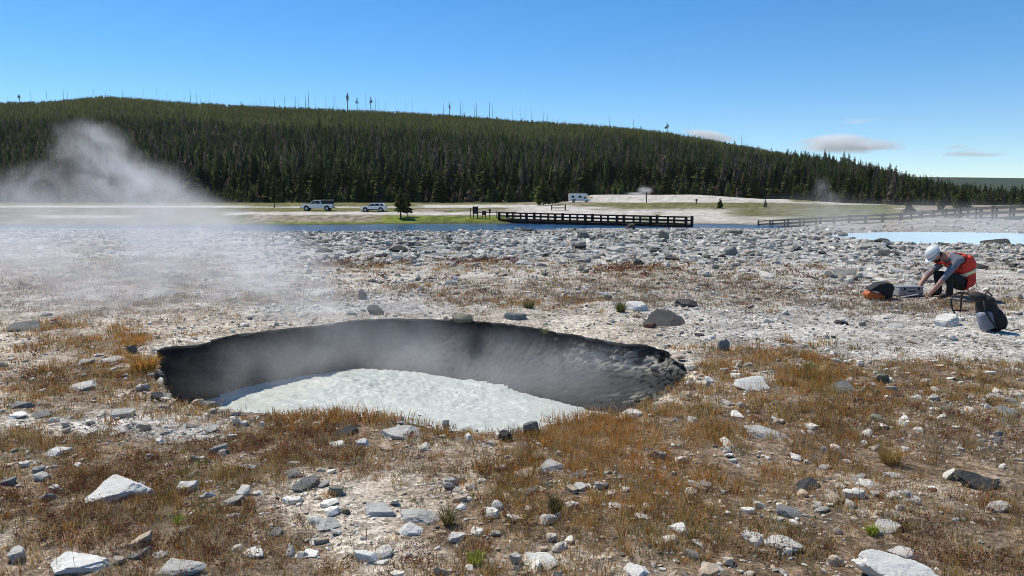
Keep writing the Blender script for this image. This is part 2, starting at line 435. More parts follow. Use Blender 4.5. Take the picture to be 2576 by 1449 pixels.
# basin of the blue pool, lower than the flat round it
PU, PV = 2475, 598
PC, PD = ground_hit(2480, 599)
pool_r = np.hypot((GX - 22.6) / 7.2, (GY - 34.4) / 7.0) + 0.10 * (fbm(GX * .5, GY * .5, 3, 71) - .5)
GZ = GZ - 0.45 * sstep(1.03, 0.93, pool_r)
GC = gcol(GX.ravel(), GY.ravel(), GZ.ravel())
nr = len(rho)
ii = np.arange(nr - 1)[:, None] * NA; jj = np.arange(NA)[None, :]; j2 = (jj + 1) % NA
quads = np.stack([ii + jj, ii + j2, ii + NA + j2, ii + NA + jj], -1).reshape(-1, 4)[:, ::-1]

def ground_mat():
    m, t, b = nt('ground_sinter_soil')
    a = N(t, 'ShaderNodeAttribute', attribute_name='Col').outputs['Color']
    w = worldco(t)
    v1 = N(t, 'ShaderNodeTexVoronoi'); v1.inputs['Scale'].default_value = 26; t.links.new(w, v1.inputs['Vector'])
    v2 = N(t, 'ShaderNodeTexVoronoi'); v2.inputs['Scale'].default_value = 85; t.links.new(w, v2.inputs['Vector'])
    s1 = N(t, 'ShaderNodeSeparateColor'); t.links.new(v1.outputs['Color'], s1.inputs[0])
    s2 = N(t, 'ShaderNodeSeparateColor'); t.links.new(v2.outputs['Color'], s2.inputs[0])
    n1 = noise(t, 3.0, w, 6, 0.65)
    g1 = ramp(t, s1.outputs[0], 0.0, 1.0, (.5, .49, .48, 1), (1.32, 1.32, 1.32, 1))
    g2 = ramp(t, s2.outputs[0], 0.0, 1.0, (.55, .53, .51, 1), (1.3, 1.29, 1.28, 1))
    g3 = ramp(t, n1, 0.3, 0.7, (.78, .76, .74, 1), (1.14, 1.14, 1.14, 1))
    c = mix(t, 1.0, a, g1, 'MULTIPLY'); c = mix(t, 1.0, c, g2, 'MULTIPLY'); c = mix(t, 1.0, c, g3, 'MULTIPLY')
    t.links.new(c, b.inputs['Base Color']); b.inputs['Roughness'].default_value = 0.95; b.inputs['Specular IOR Level'].default_value = 0.15
    mth = N(t, 'ShaderNodeMath', operation='ADD'); t.links.new(v1.outputs['Distance'], mth.inputs[0]); t.links.new(noise(t, 45, w, 5, .7), mth.inputs[1])
    bump(t, b, mth.outputs[0], 0.55, 0.02)
    return m
M_GROUND = ground_mat()
me = mesh_np('ground', np.stack([GX.ravel(), GY.ravel(), GZ.ravel()], 1), quads=quads, col=GC, smooth=True, mats=[M_GROUND])
tag(obj('ground', me), 'pale sinter and gravel flat with dry grass, sloping to a river and a far hill', kind='structure')

# ---------------------------------------------------------------- crater wall and floor
prof_t = np.linspace(0, 1, 64)
zr0 = GZ[0]
u0, v0, _ = proj(GX[0], GY[0], zr0)
VX = []; VY = []; VZ = []; VC = []
for k, t in enumerate(prof_t):
    if t < 0.12:
        q = t / 0.12; r = R_RIM + 0.05 * math.sin(q * math.pi) ; z = zr0 + (-0.10) * q
    elif t < 0.75:
        q = (t - 0.12) / 0.63
        r = R_RIM + (R_WAT - R_RIM) * (q ** 1.6); z = (zr0 - 0.10) + (WZ - zr0 + 0.10) * (q ** 0.85)
    else:
        q = (t - 0.75) / 0.25; r = R_WAT * (1 - q * 0.999); z = np.full(NA, WZ - 0.5 * min(1, q * 3))
    am = 0.0 if k == 0 else 1.0
    disp = am * (0.10 * (fbm(TH * 9 + 40, np.full(NA, t * 5), 4, 81) - .5) + 0.075 * (fbm(TH * 46 + 40, np.full(NA, t * 26), 3, 83) - .5) + 0.03 * (vnoise(TH * 2, np.full(NA, t * 42), 85) - .5))
    ends = .35 + .65 * np.clip(np.abs(np.cos(TH)) * 1.5 - .5, 0, 1)
    disp = disp + am * ends * (.07 * np.maximum(0, fbm(TH * 24, np.full(NA, t * 13), 3, 88) - .52) + .07 * (fbm(TH * 75, np.full(NA, t * 40), 3, 89) - .5))
    r = r - np.minimum(disp, 0.2) if t < 0.75 else r
    z = z + am * 0.03 * (fbm(TH * 20 + 7, np.full(NA, t * 18), 3, 87) - .5)
    x = CC[0] + np.cos(TH) * r; y = CC[1] + np.sin(TH) * r
    VX.append(x); VY.append(y); VZ.append(np.broadcast_to(z, x.shape).copy())
    uu, vv, _ = proj(x, y, VZ[-1])
    n = fbm(TH * 40 + 3, np.full(NA, t * 26), 6, 91)
    dark = lerp(np.broadcast_to(C(.014, .014, .0138), (NA, 3)), C(.034, .033, .031), sstep(.35, .65, n))
    ledge = np.clip(zone([(1570, 905, 110, 20, 1.3), (1480, 880, 60, 16, .5), (1640, 925, 60, 14, .8), (1600, 1000, 60, 12, .9)], uu, vv), 0, 1) * sstep(.46, .53, n)
    dark = lerp(dark, np.broadcast_to(C(.36, .34, .30), (NA, 3)), ledge)
    crust = np.full(NA, max(0, 1 - t / 0.05)) * 0.8
    dark = lerp(dark, np.broadcast_to(C(.45, .42, .37), (NA, 3)), crust)
    VC.append(dark)
nq = len(prof_t)
ii = np.arange(nq - 1)[:, None] * NA
qd = np.stack([ii + jj, ii + j2, ii + NA + j2, ii + NA + jj], -1).reshape(-1, 4)
def crater_mat():
    m, t, b = nt('wet_crater_mud')
    a = N(t, 'ShaderNodeAttribute', attribute_name='Col').outputs['Color']; w = worldco(t)
    n1 = noise(t, 7.0, w, 7, .7)
    t.links.new(mix(t, 1.0, a, ramp(t, n1, .3, .7, (.6, .6, .6, 1), (1.3, 1.3, 1.3, 1)), 'MULTIPLY'), b.inputs['Base Color'])
    b.inputs['Roughness'].default_value = .7; b.inputs['Specular IOR Level'].default_value = .25
    bump(t, b, noise(t, 26, w, 7, .75), .9, .035)
    return m
me = mesh_np('crater', np.stack([np.concatenate(VX), np.concatenate(VY), np.concatenate(VZ)], 1), quads=qd, col=np.concatenate(VC), smooth=True, mats=[crater_mat()])
tag(obj('crater', me), 'steep dark wet mud wall of the explosion crater round the boiling pool', kind='structure')

# ---------------------------------------------------------------- boiling water in the crater
nrw = 150
rr = np.linspace(0.002, 1.0, nrw) ** 0.8
T2 = np.linspace(-math.pi, math.pi, 620, endpoint=False)
RW2 = np.interp(T2, TH, R_WAT, period=2 * math.pi) + 0.22
tt, q = np.meshgrid(T2, rr, indexing='xy')
wx = CC[0] + np.cos(tt) * q * RW2[None, :]; wy = CC[1] + np.sin(tt) * q * RW2[None, :]
bu = on = None
rx, rz = ray(905, 965); bd = (WZ - H) / rz; bx, by = bd * rx, bd
rx2, rz2 = ray(1170, 985); bd2 = (WZ - H) / rz2; bx2, by2 = bd2 * rx2, bd2
boil = np.exp(-((wx - bx) ** 2 + (wy - by) ** 2) / .5) + .6 * np.exp(-((wx - bx2) ** 2 + (wy - by2) ** 2) / .35)
def ridged(x, y, s): return 1 - np.abs(2 * fbm(x, y, 4, s) - 1) * 2
amp = .55 + 1.4 * boil
wz = WZ + .07 * boil + amp * (.020 * ridged(wx * 3.2, wy * 3.2, 95) + .012 * ridged(wx * 9, wy * 9, 97) + .016 * (fbm(wx * 21, wy * 21, 3, 99) - .5)) - .02
idx = np.arange(nrw - 1)[:, None] * 620; j_ = np.arange(620)[None, :]; jn = (j_ + 1) % 620
qw = np.stack([idx + j_, idx + jn, idx + 620 + jn, idx + 620 + j_], -1).reshape(-1, 4)
def boil_mat():
    m, t, b = nt('milky_boiling_water'); w = worldco(t)
    n1 = noise(t, 9, w, 6, .7, .6); n2 = noise(t, 2.0, w, 3, .6)
    c = mix(t, ramp(t, n1, .38, .68), (.47, .495, .435), (.73, .75, .70))
    c = mix(t, ramp(t, n2, .3, .8), c, (.56, .585, .53), 'MIX')
    c = mix(t, ramp(t, n1, .58, .74), c, (.84, .86, .82))
    t.links.new(c, b.inputs['Base Color']); b.inputs['Roughness'].default_value = .35; b.inputs['IOR'].default_value = 1.33
    bump(t, b, noise(t, 34, w, 5, .7), .5, .02)
    return m
me = mesh_np('boiling_pool_water', np.stack([wx.ravel(), wy.ravel(), wz.ravel()], 1), quads=qw, smooth=True, mats=[boil_mat()])
tag(obj('boiling_pool_water', me), 'milky grey green boiling water churning at the bottom of the crater', kind='structure')

# ---------------------------------------------------------------- river and blue pool
def water_mat(name, c1, c2, rough, sc, bs, stretch=(1, 1, 1)):
    m, t, b = nt(name)
    mp = N(t, 'ShaderNodeMapping'); mp.inputs['Scale'].default_value = stretch; t.links.new(worldco(t), mp.inputs['Vector']); w = mp.outputs[0]
    t.links.new(mix(t, ramp(t, noise(t, sc * .4, w, 4), .35, .65), c1, c2), b.inputs['Base Color'])
    b.inputs['Roughness'].default_value = rough; b.inputs['IOR'].default_value = 1.33
    bump(t, b, noise(t, sc, w, 4, .6), bs, .15)
    return m
def strip(name, pts_near, pts_far, n, mat_, zc=None):
    pass
xs = np.linspace(-240, 120, 181); ys = np.linspace(74, 123, 21)
X, Y = np.meshgrid(xs, ys, indexing='ij'); Z = np.full(X.shape, -2.22)
i0 = np.arange(180)[:, None] * 21; k0 = np.arange(20)[None, :]
qr = np.stack([i0 + k0, i0 + 21 + k0, i0 + 22 + k0, i0 + 1 + k0], -1).reshape(-1, 4)
me = mesh_np('river', np.stack([X.ravel(), Y.ravel(), Z.ravel()], 1), quads=qr, smooth=True, mats=[water_mat('river_water', (.02, .07, .17), (.05, .13, .26), .14, 1.6, .8, (1, .35, 1))])
tag(obj('river', me), 'narrow blue river running behind the rubble field', kind='structure')
n = 96; th = np.linspace(0, 2 * math.pi, n, endpoint=False)
px = 22.6 + np.cos(th) * 7.4; py = 34.4 + np.sin(th) * 7.2
PZ = float(np.mean(gz(np.array([14., 20, 26]), np.array([33., 33, 33])))) - .12
vs = np.vstack([[22.6, 34.4, PZ], np.stack([px, py, np.full(n, PZ)], 1)])
tr = np.array([[0, 1 + k, 1 + (k + 1) % n] for k in range(n)])
me = mesh_np('blue_pool_water', vs, tris=tr, mats=[water_mat('pale_blue_water', (.60, .75, .78), (.70, .82, .84), .16, 2.5, .12)])
tag(obj('blue_pool_water', me), 'pale turquoise blue hot spring pool beyond the kneeling worker', kind='structure')
# ================================================================= rocks
def ico(level):
    bm = bmesh.new(); bmesh.ops.create_icosphere(bm, subdivisions=level, radius=1)
    v = np.array([x.co[:] for x in bm.verts]); f = np.array([[q.index for q in x.verts] for x in bm.faces]); bm.free()
    return v, f
ICO = {l: ico(l) for l in (1, 2, 3, 4, 5)}

def n3(p, s, seed):
    return (vnoise(p[:, 0] * s + p[:, 2] * s * .7, p[:, 1] * s - p[:, 2] * s * .4, seed) + vnoise(p[:, 2] * s + 3.3, p[:, 0] * s * .8 + p[:, 1] * s * .6, seed + 5)) - 1

def rock_verts(seed, size, level=4, planes=13, rough=1.0, wedge=0.0):
    """angular rock: a unit ball cut by random planes, stretched, roughened and layered"""
    rg = np.random.default_rng(seed)
    n, f = ICO[level]
    pn = rg.normal(size=(planes, 3)); pn[:, 2] *= .8; pn /= np.linalg.norm(pn, axis=1)[:, None]
    pd = rg.uniform(.48, .92, planes)
    top = np.array([[rg.normal() * .16, rg.normal() * .16, 1.0], [0, 0, -1.0]]); top /= np.linalg.norm(top, axis=1)[:, None]
    pn = np.vstack([pn, top]); pd = np.append(pd, [.5, .6])
    dt = n @ pn.T
    r = np.where(dt > .05, pd[None, :] / np.maximum(dt, .05), 9.0)
    s_ = np.sort(r, axis=1)
    rr = np.minimum(s_[:, 0], 1.15)
    p = n * rr[:, None]
    p = p / np.abs(p).max(0)
    if wedge: p[:, 2] *= 1 + wedge * p[:, 0]
    p = p + n * (.075 * rough * n3(p, 2.3, seed))[:, None] + n * (.055 * rough * n3(p, 6, seed + 2))[:, None] - n * (.05 * rough * np.maximum(0, .22 - np.abs(n3(p, 3.1, seed + 11))) / .22)[:, None]
    if level >= 4: p = p + n * (.028 * rough * n3(p, 17, seed + 3))[:, None]
    lay = np.sin((p[:, 2] + .15 * n3(p, 1.5, seed + 7)) * 17) * .012 * rough
    p[:, :2] *= (1 + lay)[:, None]
    return p * (np.array(size) / 2), f

def rock_mat(name, c1, c2, cd, lich=0.3):
    m, t, b = nt(name); co = objco(t)
    n1 = noise(t, 9, co, 7, .68); n2 = noise(t, 30, co, 5, .7); n3_ = noise(t, 3, co, 4)
    c = mix(t, ramp(t, n1, .38, .62), c1, c2)
    c = mix(t, ramp(t, n2, .60, .70), c, cd)
    oi = N(t, 'ShaderNodeObjectInfo'); mr = N(t, 'ShaderNodeMapRange'); mr.inputs[3].default_value = .8; mr.inputs[4].default_value = 1.15
    t.links.new(oi.outputs['Random'], mr.inputs[0])
    hs = N(t, 'ShaderNodeHueSaturation'); t.links.new(c, hs.inputs['Color']); t.links.new(mr.outputs[0], hs.inputs['Value'])
    t.links.new(hs.outputs[0], b.inputs['Base Color']); b.inputs['Roughness'].default_value = .9; b.inputs['Specular IOR Level'].default_value = .2
    mp = N(t, 'ShaderNodeMapping'); mp.inputs['Scale'].default_value = (1, 1, 4); t.links.new(co, mp.inputs[0])
    ad = N(t, 'ShaderNodeMath', operation='ADD'); t.links.new(n2, ad.inputs[0]); t.links.new(noise(t, 14, mp.outputs[0], 5, .7), ad.inputs[1])
    bump(t, b, ad.outputs[0], .5, .015)
    return m
RM = {
    'W': rock_mat('white_sinter_rock', (.74, .715, .655), (.60, .57, .515), (.38, .35, .31)),
    'L': rock_mat('pale_grey_rock', (.52, .495, .45), (.37, .35, .315), (.22, .205, .185)),
    'G': rock_mat('grey_rock', (.25, .243, .228), (.165, .16, .15), (.36, .345, .32)),
    'D': rock_mat('dark_rock', (.085, .08, .076), (.05, .047, .045), (.16, .15, .14)),
    'O': rock_mat('olive_lichen_rock', (.22, .21, .15), (.15, .15, .11), (.30, .29, .24)),
    'R': rock_mat('red_brown_rock', (.13, .065, .05), (.09, .045, .035), (.2, .12, .09)),
}

# centre u, base v, width, height (picture units), tone, label, optional options
ROCKS = [
 (250,1275,205,72,'W','broad white slab with a pointed end and plant stems across its face',dict(wedge=.3)),
 (168,1462,160,92,'W','long curved white slab leaning out of the bottom edge of the photo',dict(rz=.35)),
 (28,1422,64,60,'L','pale grey block cut by the left edge of the photo near its bottom corner'),
 (340,1414,72,36,'G','grey faceted rock just beside the long curved white slab'),
 (396,1410,50,28,'L','small pale stone between the grey faceted rock and the white cobbles'),
 (455,1241,62,46,'W','white wedge of rock on olive grass, right of the broad white slab'),
 (100,1214,50,36,'L','grey topped stone on red plants above the broad white slab'),
 (14,1224,40,32,'G','dark grey stone at the left edge beside the grey topped stone'),
 (129,1240,42,30,'L','small pale stone just above the pointed end of the broad white slab'),
 (130,1153,94,26,'W','low flat white rock sunk in reddish plants on the left'),
 (619,1192,56,42,'L','pale stone with dark underside among rusty plants left of centre'),
 (540,1149,66,44,'G','grey angular rock half hidden in plants in front of the crater left end'),
 (432,1456,150,40,'L','flat grey ledge of rock cut by the bottom edge of the photo'),
 (628,1407,78,30,'W','crumbly white rock low on the left, above the bottom edge'),
 (730,1208,74,42,'G','rounded grey rock with a dark hollow, left of the tilted grey slab'),
 (755,1240,76,46,'G','tilted dark grey slab with a sharp upper edge',dict(wedge=.5)),
 (806,1228,40,24,'L','small pale block resting between the tilted slab and the round olive stone'),
 (841,1253,50,42,'O','rounded olive grey stone with a shaded underside'),
 (845,1132,62,34,'W','bright white rock below the dark slab at the crater front'),
 (904,1127,40,27,'W','small bright white rock, right one of the pair below the dark slab'),
 (862,1105,72,32,'D','dark slab tilting over two bright white rocks'),
 (1000,1113,134,34,'L','long pale slab with shaded face in front of the crater rim'),
 (954,1308,94,38,'L','pale flat rock with a black shaded front edge'),
 (1039,1324,124,54,'L','large streaked grey and white slab at bottom centre'),
 (1029,1357,82,34,'W','white slab directly below the large streaked slab'),
 (1143,1373,60,40,'W','split white stone right of the slab pair at bottom centre'),
 (918,1424,70,58,'W','creamy block standing low at bottom centre left'),
 (957,1424,42,14,'W','thin white chip beside the creamy block'),
 (778,1407,54,31,'W','white cobble with a dark spot near the bottom edge'),
 (786,1373,34,19,'W','small white stone just above the white cobble with a dark spot'),
 (818,1344,74,36,'L','pale sloping slab nearly buried in gravel'),
 (689,1355,57,29,'G','grey stone among dark red plants left of the buried slab'),
 (1130,1227,46,38,'L','pale broken rock beside a red plant clump below the crater'),
 (1187,1236,36,23,'G','bluish grey stone right of the pale broken rock'),
 (1149,1241,36,13,'L','flat pale chip under the bluish grey stone'),
 (1161,1286,32,20,'W','lone white stone on gravel above the split white stone'),
 (1390,1194,90,34,'L','smooth olive grey hump of rock below the orange grass'),
 (1314,1210,54,21,'L','tan flat rock left of the smooth hump'),
 (1459,1206,44,22,'G','grey flat stone right of the smooth hump'),
 (1508,1233,34,26,'W','white stone at the right end of a crumbled white cluster'),
 (1462,1238,52,32,'W','crumbled white rock below the smooth hump'),
 (1439,1287,44,36,'W','pitted white rock beside a dark green tuft at bottom centre'),
 (1548,1284,48,24,'L','pale stone in brown grass below the orange patch'),
 (1614,1311,44,20,'W','small white rock with dark grass below it'),
 (1714,1349,64,46,'W','mottled white rock sloping down to the right in brown grass'),
 (1758,1238,58,38,'L','striped pale rock at the right foot of the orange grass'),
 (1825,1246,27,19,'L','small pale stone right of the striped pale rock'),
 (1893,1362,76,28,'W','long low white rock in brown grass at lower right'),
 (1362,1440,114,52,'W','big smooth white boulder carrying a small black stone at the bottom'),
 (1300,1422,36,46,'L','pale upright stone against the big smooth white boulder'),
 (1359,1437,24,26,'D','small black stone in front of the big smooth white boulder'),
 (1612,1458,80,40,'W','white slab cut by the bottom edge right of centre'),
 (1806,1456,74,46,'L','grey and white ridge of rock at the bottom edge, dark on its left'),
 (2044,1240,80,38,'D','dark brown blocky rock with a pale cap at lower right'),
 (2257,1207,46,28,'L','pale capped stone with a black shaded front in the right foreground'),
 (2487,1244,130,50,'D','rough black lava like rock lying flat near the right edge'),
 (2532,1296,88,50,'L','layered grey and white rock below the black lava like rock'),
 (2002,1308,74,40,'G','blue grey rounded rock with grass before it at lower right'),
 (2243,1351,82,42,'L','mottled pale rock with bright green grass on its left side'),
 (1985,1394,114,46,'L','pale sloping rock sunk in brown grass at lower right'),
 (2297,1410,92,44,'L','black and white mottled rock behind the huge white slab'),
 (2320,1490,270,92,'W','huge white slab filling the lower right bottom edge',dict(wedge=-.35)),
 (2139,1168,32,10,'W','thin white flake on bare soil in the right foreground'),
 (2180,1226,40,15,'W','white flake right of the dark brown blocky rock'),
 (2354,1239,27,13,'R','small red brown stone left of the black lava like rock'),
 (2314,1264,38,14,'L','flat pale stone half buried below the red brown stone'),
 (1942,1109,132,32,'L','long layered pale slab in tall brown grass right of the orange patch'),
 (2144,992,84,38,'G','flat topped grey slab on orange grass at middle right'),
 (2224,965,44,40,'O','dark olive cube of rock behind the flat topped grey slab'),
 (2248,987,33,24,'L','small grey stone below the dark olive cube'),
 (2263,1000,35,18,'R','small brown stone at the foot of the dark olive cube'),
 (2220,1067,54,36,'O','olive striped rock sunk in brown grass on the right'),
 (2217,1089,46,20,'R','dark reddish stone below the olive striped rock'),
 (2515,1009,54,18,'L','low pale rock near the right edge in straw grass'),
 (2542,1052,76,24,'G','grey ledge at the right edge above the black lava like rock'),
 (2358,1035,30,12,'W','bright small chip in dry grass at right'),
 (1907,986,100,38,'W','white crested rock with a black shaded front right of the crater'),
 (1593,1057,84,24,'W','white low rock at the upper edge of the orange grass'),
 (1856,1053,42,16,'W','small white stone between the orange grass and the white crested rock'),
 (1337,1096,42,50,'G','pointed grey stone standing at the near rim of the crater',dict(up=1)),
 (1270,1112,48,44,'D','dark crumbling rock left of the pointed stone at the crater rim'),
 (1822,884,36,40,'G','upright grey stone standing on gravel right of the crater',dict(up=1)),
 (1762,849,27,11,'D','small dark flat stone above the crater right end'),
 (1687,825,132,32,'D','long black shaded slab lying behind the crater'),
 (1638,827,40,20,'R','brown stub of rock at the left end of the long black shaded slab'),
 (1607,784,72,38,'W','mottled white boulder with grass at its foot behind the crater'),
 (1732,774,60,25,'D','dark overhanging rock in grey grass behind the crater'),
 (1298,806,66,36,'G','layered grey block on the far rim of the crater'),
 (912,755,26,34,'G','small standing grey stone behind the crater at the edge of the steam',dict(up=1)),
 (942,794,48,30,'D','dark lump on the far rim at the left, below the standing grey stone'),
 (879,795,32,16,'G','low grey stone at the steamy edge of the far rim'),
 (1161,807,60,19,'O','brownish grey rubble block on the middle of the far crater rim'),
 (797,748,78,20,'L','pale arched slab veiled by the edge of the steam'),
 (810,637,50,13,'D','flat black stone at the left of the far rubble beside the steam'),
 (1000,636,48,22,'D','big dark boulder in the left part of the far rubble'),
 (1169,619,25,11,'D','small black boulder right of the big dark boulder in the far rubble'),
 (1676,604,32,27,'O','olive pointed boulder in the far rubble below the bridge end',dict(up=1)),
 (1845,593,56,22,'O','long olive boulder pair shape in front of the small blue water'),
 (1587,581,27,23,'D','black boulder against the right part of the bridge'),
 (1550,635,48,18,'L','wedge shaped pale boulder with dark front in the far rubble',dict(wedge=.5)),
 (1457,628,42,18,'D','dark flat boulder left of the wedge shaped pale boulder'),
 (1468,602,42,25,'G','tall grey boulder under the middle of the bridge'),
 (1655,636,40,14,'D','dark slab below the olive pointed boulder'),
 (1608,667,46,21,'D','dark jagged boulder just above a rusty plant patch'),
 (1697,657,42,13,'D','dark flat slab right of the jagged boulder above the rusty patch'),
 (1317,667,40,17,'L','pale grey boulder at the lower edge of the far rubble'),
 (1470,662,54,17,'G','low grey mound left of the white rubble patch'),
 (1840,644,48,29,'G','lumpy grey boulder cluster shape in the right of the far rubble'),
 (2245,644,56,17,'D','dark long boulder left of the worker hard hat'),
 (2478,678,44,15,'D','dark slab right behind the worker back'),
 (2560,674,32,15,'D','dark stone at the right edge level with the worker vest'),
 (2528,615,76,12,'D','long dark ledge on the edge of the pale blue pool'),
 (2233,609,32,9,'D','dark stone on the near shore of the blue pool'),
 (2402,825,80,40,'W','white rock the backpack leans against'),
 (2271,826,50,13,'L','flat pale stone with dark lower edge below the orange bag'),
 (2174,822,22,18,'G','small round grey stone on gravel left of the flat pale stone'),
 (2122,818,36,16,'D','dark stone on gravel far left of the backpack'),
 (2135,695,64,16,'G','grey flat boulder in the gravel left of the orange bag'),
 (270,923,88,26,'L','grey green slab beside the orange tuft at the crater left rim'),
 (203,920,44,21,'L','small pale stone left of the grey green slab'),
 (195,987,92,26,'L','long pale rock in brown grass left of the crater'),
 (360,985,32,26,'G','grey lump at the crater left corner'),
 (392,962,42,40,'D','dark crumbling clod hanging on the crater left rim'),
 (388,1010,46,36,'D','dark clod below the hanging one at the crater left corner'),
 (37,1032,62,30,'G','rounded grey rock with pale left side near the left edge'),
 (27,1058,66,19,'W','white flat block at the left edge'),
 (96,1055,74,17,'G','grey flat block right of the white flat block at the left edge'),
 (300,1057,68,36,'L','pale tilted rock with a dark hollow on white gravel left of the crater'),
 (519,1028,40,25,'G','grey stone on the near crater rim at the left end'),
 (493,1064,52,22,'L','pale mound of rock just below the crater left end'),
 (521,1090,44,25,'L','pale pitted stone below the pale mound'),
 (45,837,92,28,'G','grey rock veiled by steam at the left edge'),
 (103,798,42,15,'G','small grey rock veiled by steam above the other veiled rock'),
 (380,748,90,20,'L','pale rubble heap veiled in the middle of the steam'),
 (160,690,60,18,'G','grey rock dimmed by steam far left'),
]
def put_rock(u, vb, w, h, tone, seed, opt=None, level=4):
    opt = opt or {}
    p, d = ground_hit(u, vb - 1)
    a = math.atan2(H - p.z, d)
    sx = w * d / F; vis = h * d / F
    if opt.get('up'): ly = sx * .6
    else: ly = min(.85 * sx, .80 * vis / max(math.sin(a), .02))
    hz = (vis - ly * math.sin(a)) / math.cos(a)
    hz = max(hz, .22 * min(sx, vis * 3)) * .95
    v, f = rock_verts(seed, (sx * 1.04, max(ly, .3 * sx), hz * 1.35), level, wedge=opt.get('wedge', 0))
    if d < 9: pass
    me = mesh_np('rock', v, tris=f, smooth=False, mats=[RM[tone]])
    o = obj('rock', me)
    yy = p.y + ly / 2
    o.location = (p.x * yy / p.y if False else p.x, yy, gz1(p.x, yy) + hz * .5 - hz * .33)
    o.rotation_euler = (random.uniform(-.05, .08) if opt.get('up') else random.uniform(.12, .36), random.uniform(-.12, .12), opt.get('rz', random.uniform(-.35, .35)))
    return o, d
for i, r in enumerate(ROCKS):
    u, vb, w, h, tone, lab = r[:6]
    opt = r[6] if len(r) > 6 else {}
    o, d = put_rock(u, vb, w, h, tone, 100 + i, opt, 5 if w > 60 and vb > 1000 else 4 if vb > 850 else 3)
    tag(o, lab, 'rock', 'rocks thrown out round the crater')

# ---- bigger stones of the far rubble field: 12 shapes copied
PROTO = []
for k_ in range(14):
    v, f = rock_verts(900 + k_, (1, random.uniform(.7, 1.0), random.uniform(.38, .75)), 3, planes=11, rough=1.2)
    PROTO.append({tn: mesh_np('rock', v, tris=f, mats=[RM[tn]]) for tn in 'WLGDO'})
zones_lab = [
    (0, 760, 590, 700, 'stone dimmed by drifting steam on the far flat left', 'steam veiled stones on the far flat', 30),
    (740, 1300, 582, 655, 'small boulder in the far rubble between the steam and the bridge', 'boulders of the far rubble, left stretch', 46),
    (1300, 1760, 578, 660, 'small boulder in the far rubble in front of the bridge', 'boulders of the far rubble, bridge stretch', 46),
    (1760, 2160, 585, 665, 'small boulder in the far rubble between bridge and blue pool', 'boulders of the far rubble, pool stretch', 36),
    (2130, 2576, 624, 690, 'small boulder on the shore flat between blue pool and worker', 'boulders between the pool and the worker', 36),
    (1750, 2300, 700, 860, 'loose stone on the gravel flat right of the crater', 'loose stones on the gravel flat', 18),
    (700, 1700, 690, 790, 'loose stone in the dry grass behind the crater', 'loose stones in the grass behind the crater', 14),
]
for (ua, ub, va, vb, lab, grp, n_) in zones_lab:
    for k_ in range(n_):
        u = random.uniform(ua, ub); v = va + (vb - va) * random.random() ** 1.2
        p, d = ground_hit(u, v)
        if d > 100: continue
        s = random.uniform(10, 25) * d / F * (1.0 if v < 690 else .8)
        tn = random.choice('GGLLLDO' if v < 690 else 'GDLLW')
        o = obj('rock', random.choice(PROTO)[tn]); o.location = (p.x, p.y, p.z + s * .1)
        o.scale = (s * random.uniform(.9, 1.5), s, s * random.uniform(.7, 1.1)); o.rotation_euler = (random.uniform(-.2, .2), random.uniform(-.2, .2), random.uniform(0, 6.28))
        tag(o, lab, 'rock', grp)

# ---- uncountable small stones: rubble (far) and gravel (near), one object each
def stones_part(pts, sizes, cols, shape=None):
    v0, f0 = shape if shape else ICO[1]
    n_ = len(pts); nv = len(v0)
    base = (RNG.uniform(.62, 1.15, (n_, nv, 1)) if shape is None else np.ones((n_, 1, 1))) * v0[None]
    sc = np.stack([RNG.uniform(.8, 1.4, n_), RNG.uniform(.6, 1.0, n_), RNG.uniform(.3, .75, n_)], 1) * sizes[:, None] * .5
    base = base * sc[:, None, :]
    a = RNG.uniform(0, 6.28, n_); ca, sa = np.cos(a)[:, None], np.sin(a)[:, None]
    tl = RNG.normal(0, .25, n_)[:, None]
    x, y, z = base[..., 0], base[..., 1], base[..., 2]
    z = z + x * tl
    X = x * ca - y * sa + pts[:, 0:1]; Y = x * sa + y * ca + pts[:, 1:2]; Z = z + pts[:, 2:3] + sizes[:, None] * .08
    V = np.stack([X, Y, Z], -1).reshape(-1, 3)
    Fc = (f0[None] + (np.arange(n_) * nv)[:, None, None]).reshape(-1, 3)
    cc = np.repeat(cols, nv, 0)
    return V, Fc, cc
FRAG = []
for k_ in range(10):
    v, f = rock_verts(700 + k_, (2, 2, 2), 2, planes=10, rough=1.3); FRAG.append((v, f))
def stones(name, pts, sizes, cols, label, big):
    parts = []; s_ = sizes < big
    parts.append(stones_part(pts[s_], sizes[s_], cols[s_]))
    pick = RNG.integers(0, len(FRAG), len(pts))
    for k_ in range(len(FRAG)):
        m_ = (~s_) & (pick == k_)
        if m_.any(): parts.append(stones_part(pts[m_], sizes[m_], cols[m_], FRAG[k_]))
    off = 0; V, Fc, K = [], [], []
    for v_, f_, c_ in parts: V.append(v_); Fc.append(f_ + off); K.append(c_); off += len(v_)
    print(name, len(pts), 'large', int((~s_).sum()))
    me = mesh_np(name, np.concatenate(V), tris=np.concatenate(Fc), col=np.concatenate(K), smooth=False, mats=[M_STONE])
    return tag(obj(name, me), label, kind='stuff')
m, t, b = nt('small_stones')
a = N(t, 'ShaderNodeAttribute', attribute_name='Col').outputs['Color']
t.links.new(mix(t, 1.0, a, ramp(t, noise(t, 30, worldco(t), 5, .7), .3, .7, (.65, .65, .65, 1), (1.25, 1.25, 1.25, 1)), 'MULTIPLY'), b.inputs['Base Color']); b.inputs['Roughness'].default_value = .92; b.inputs['Specular IOR Level'].default_value = .2
M_STONE = m

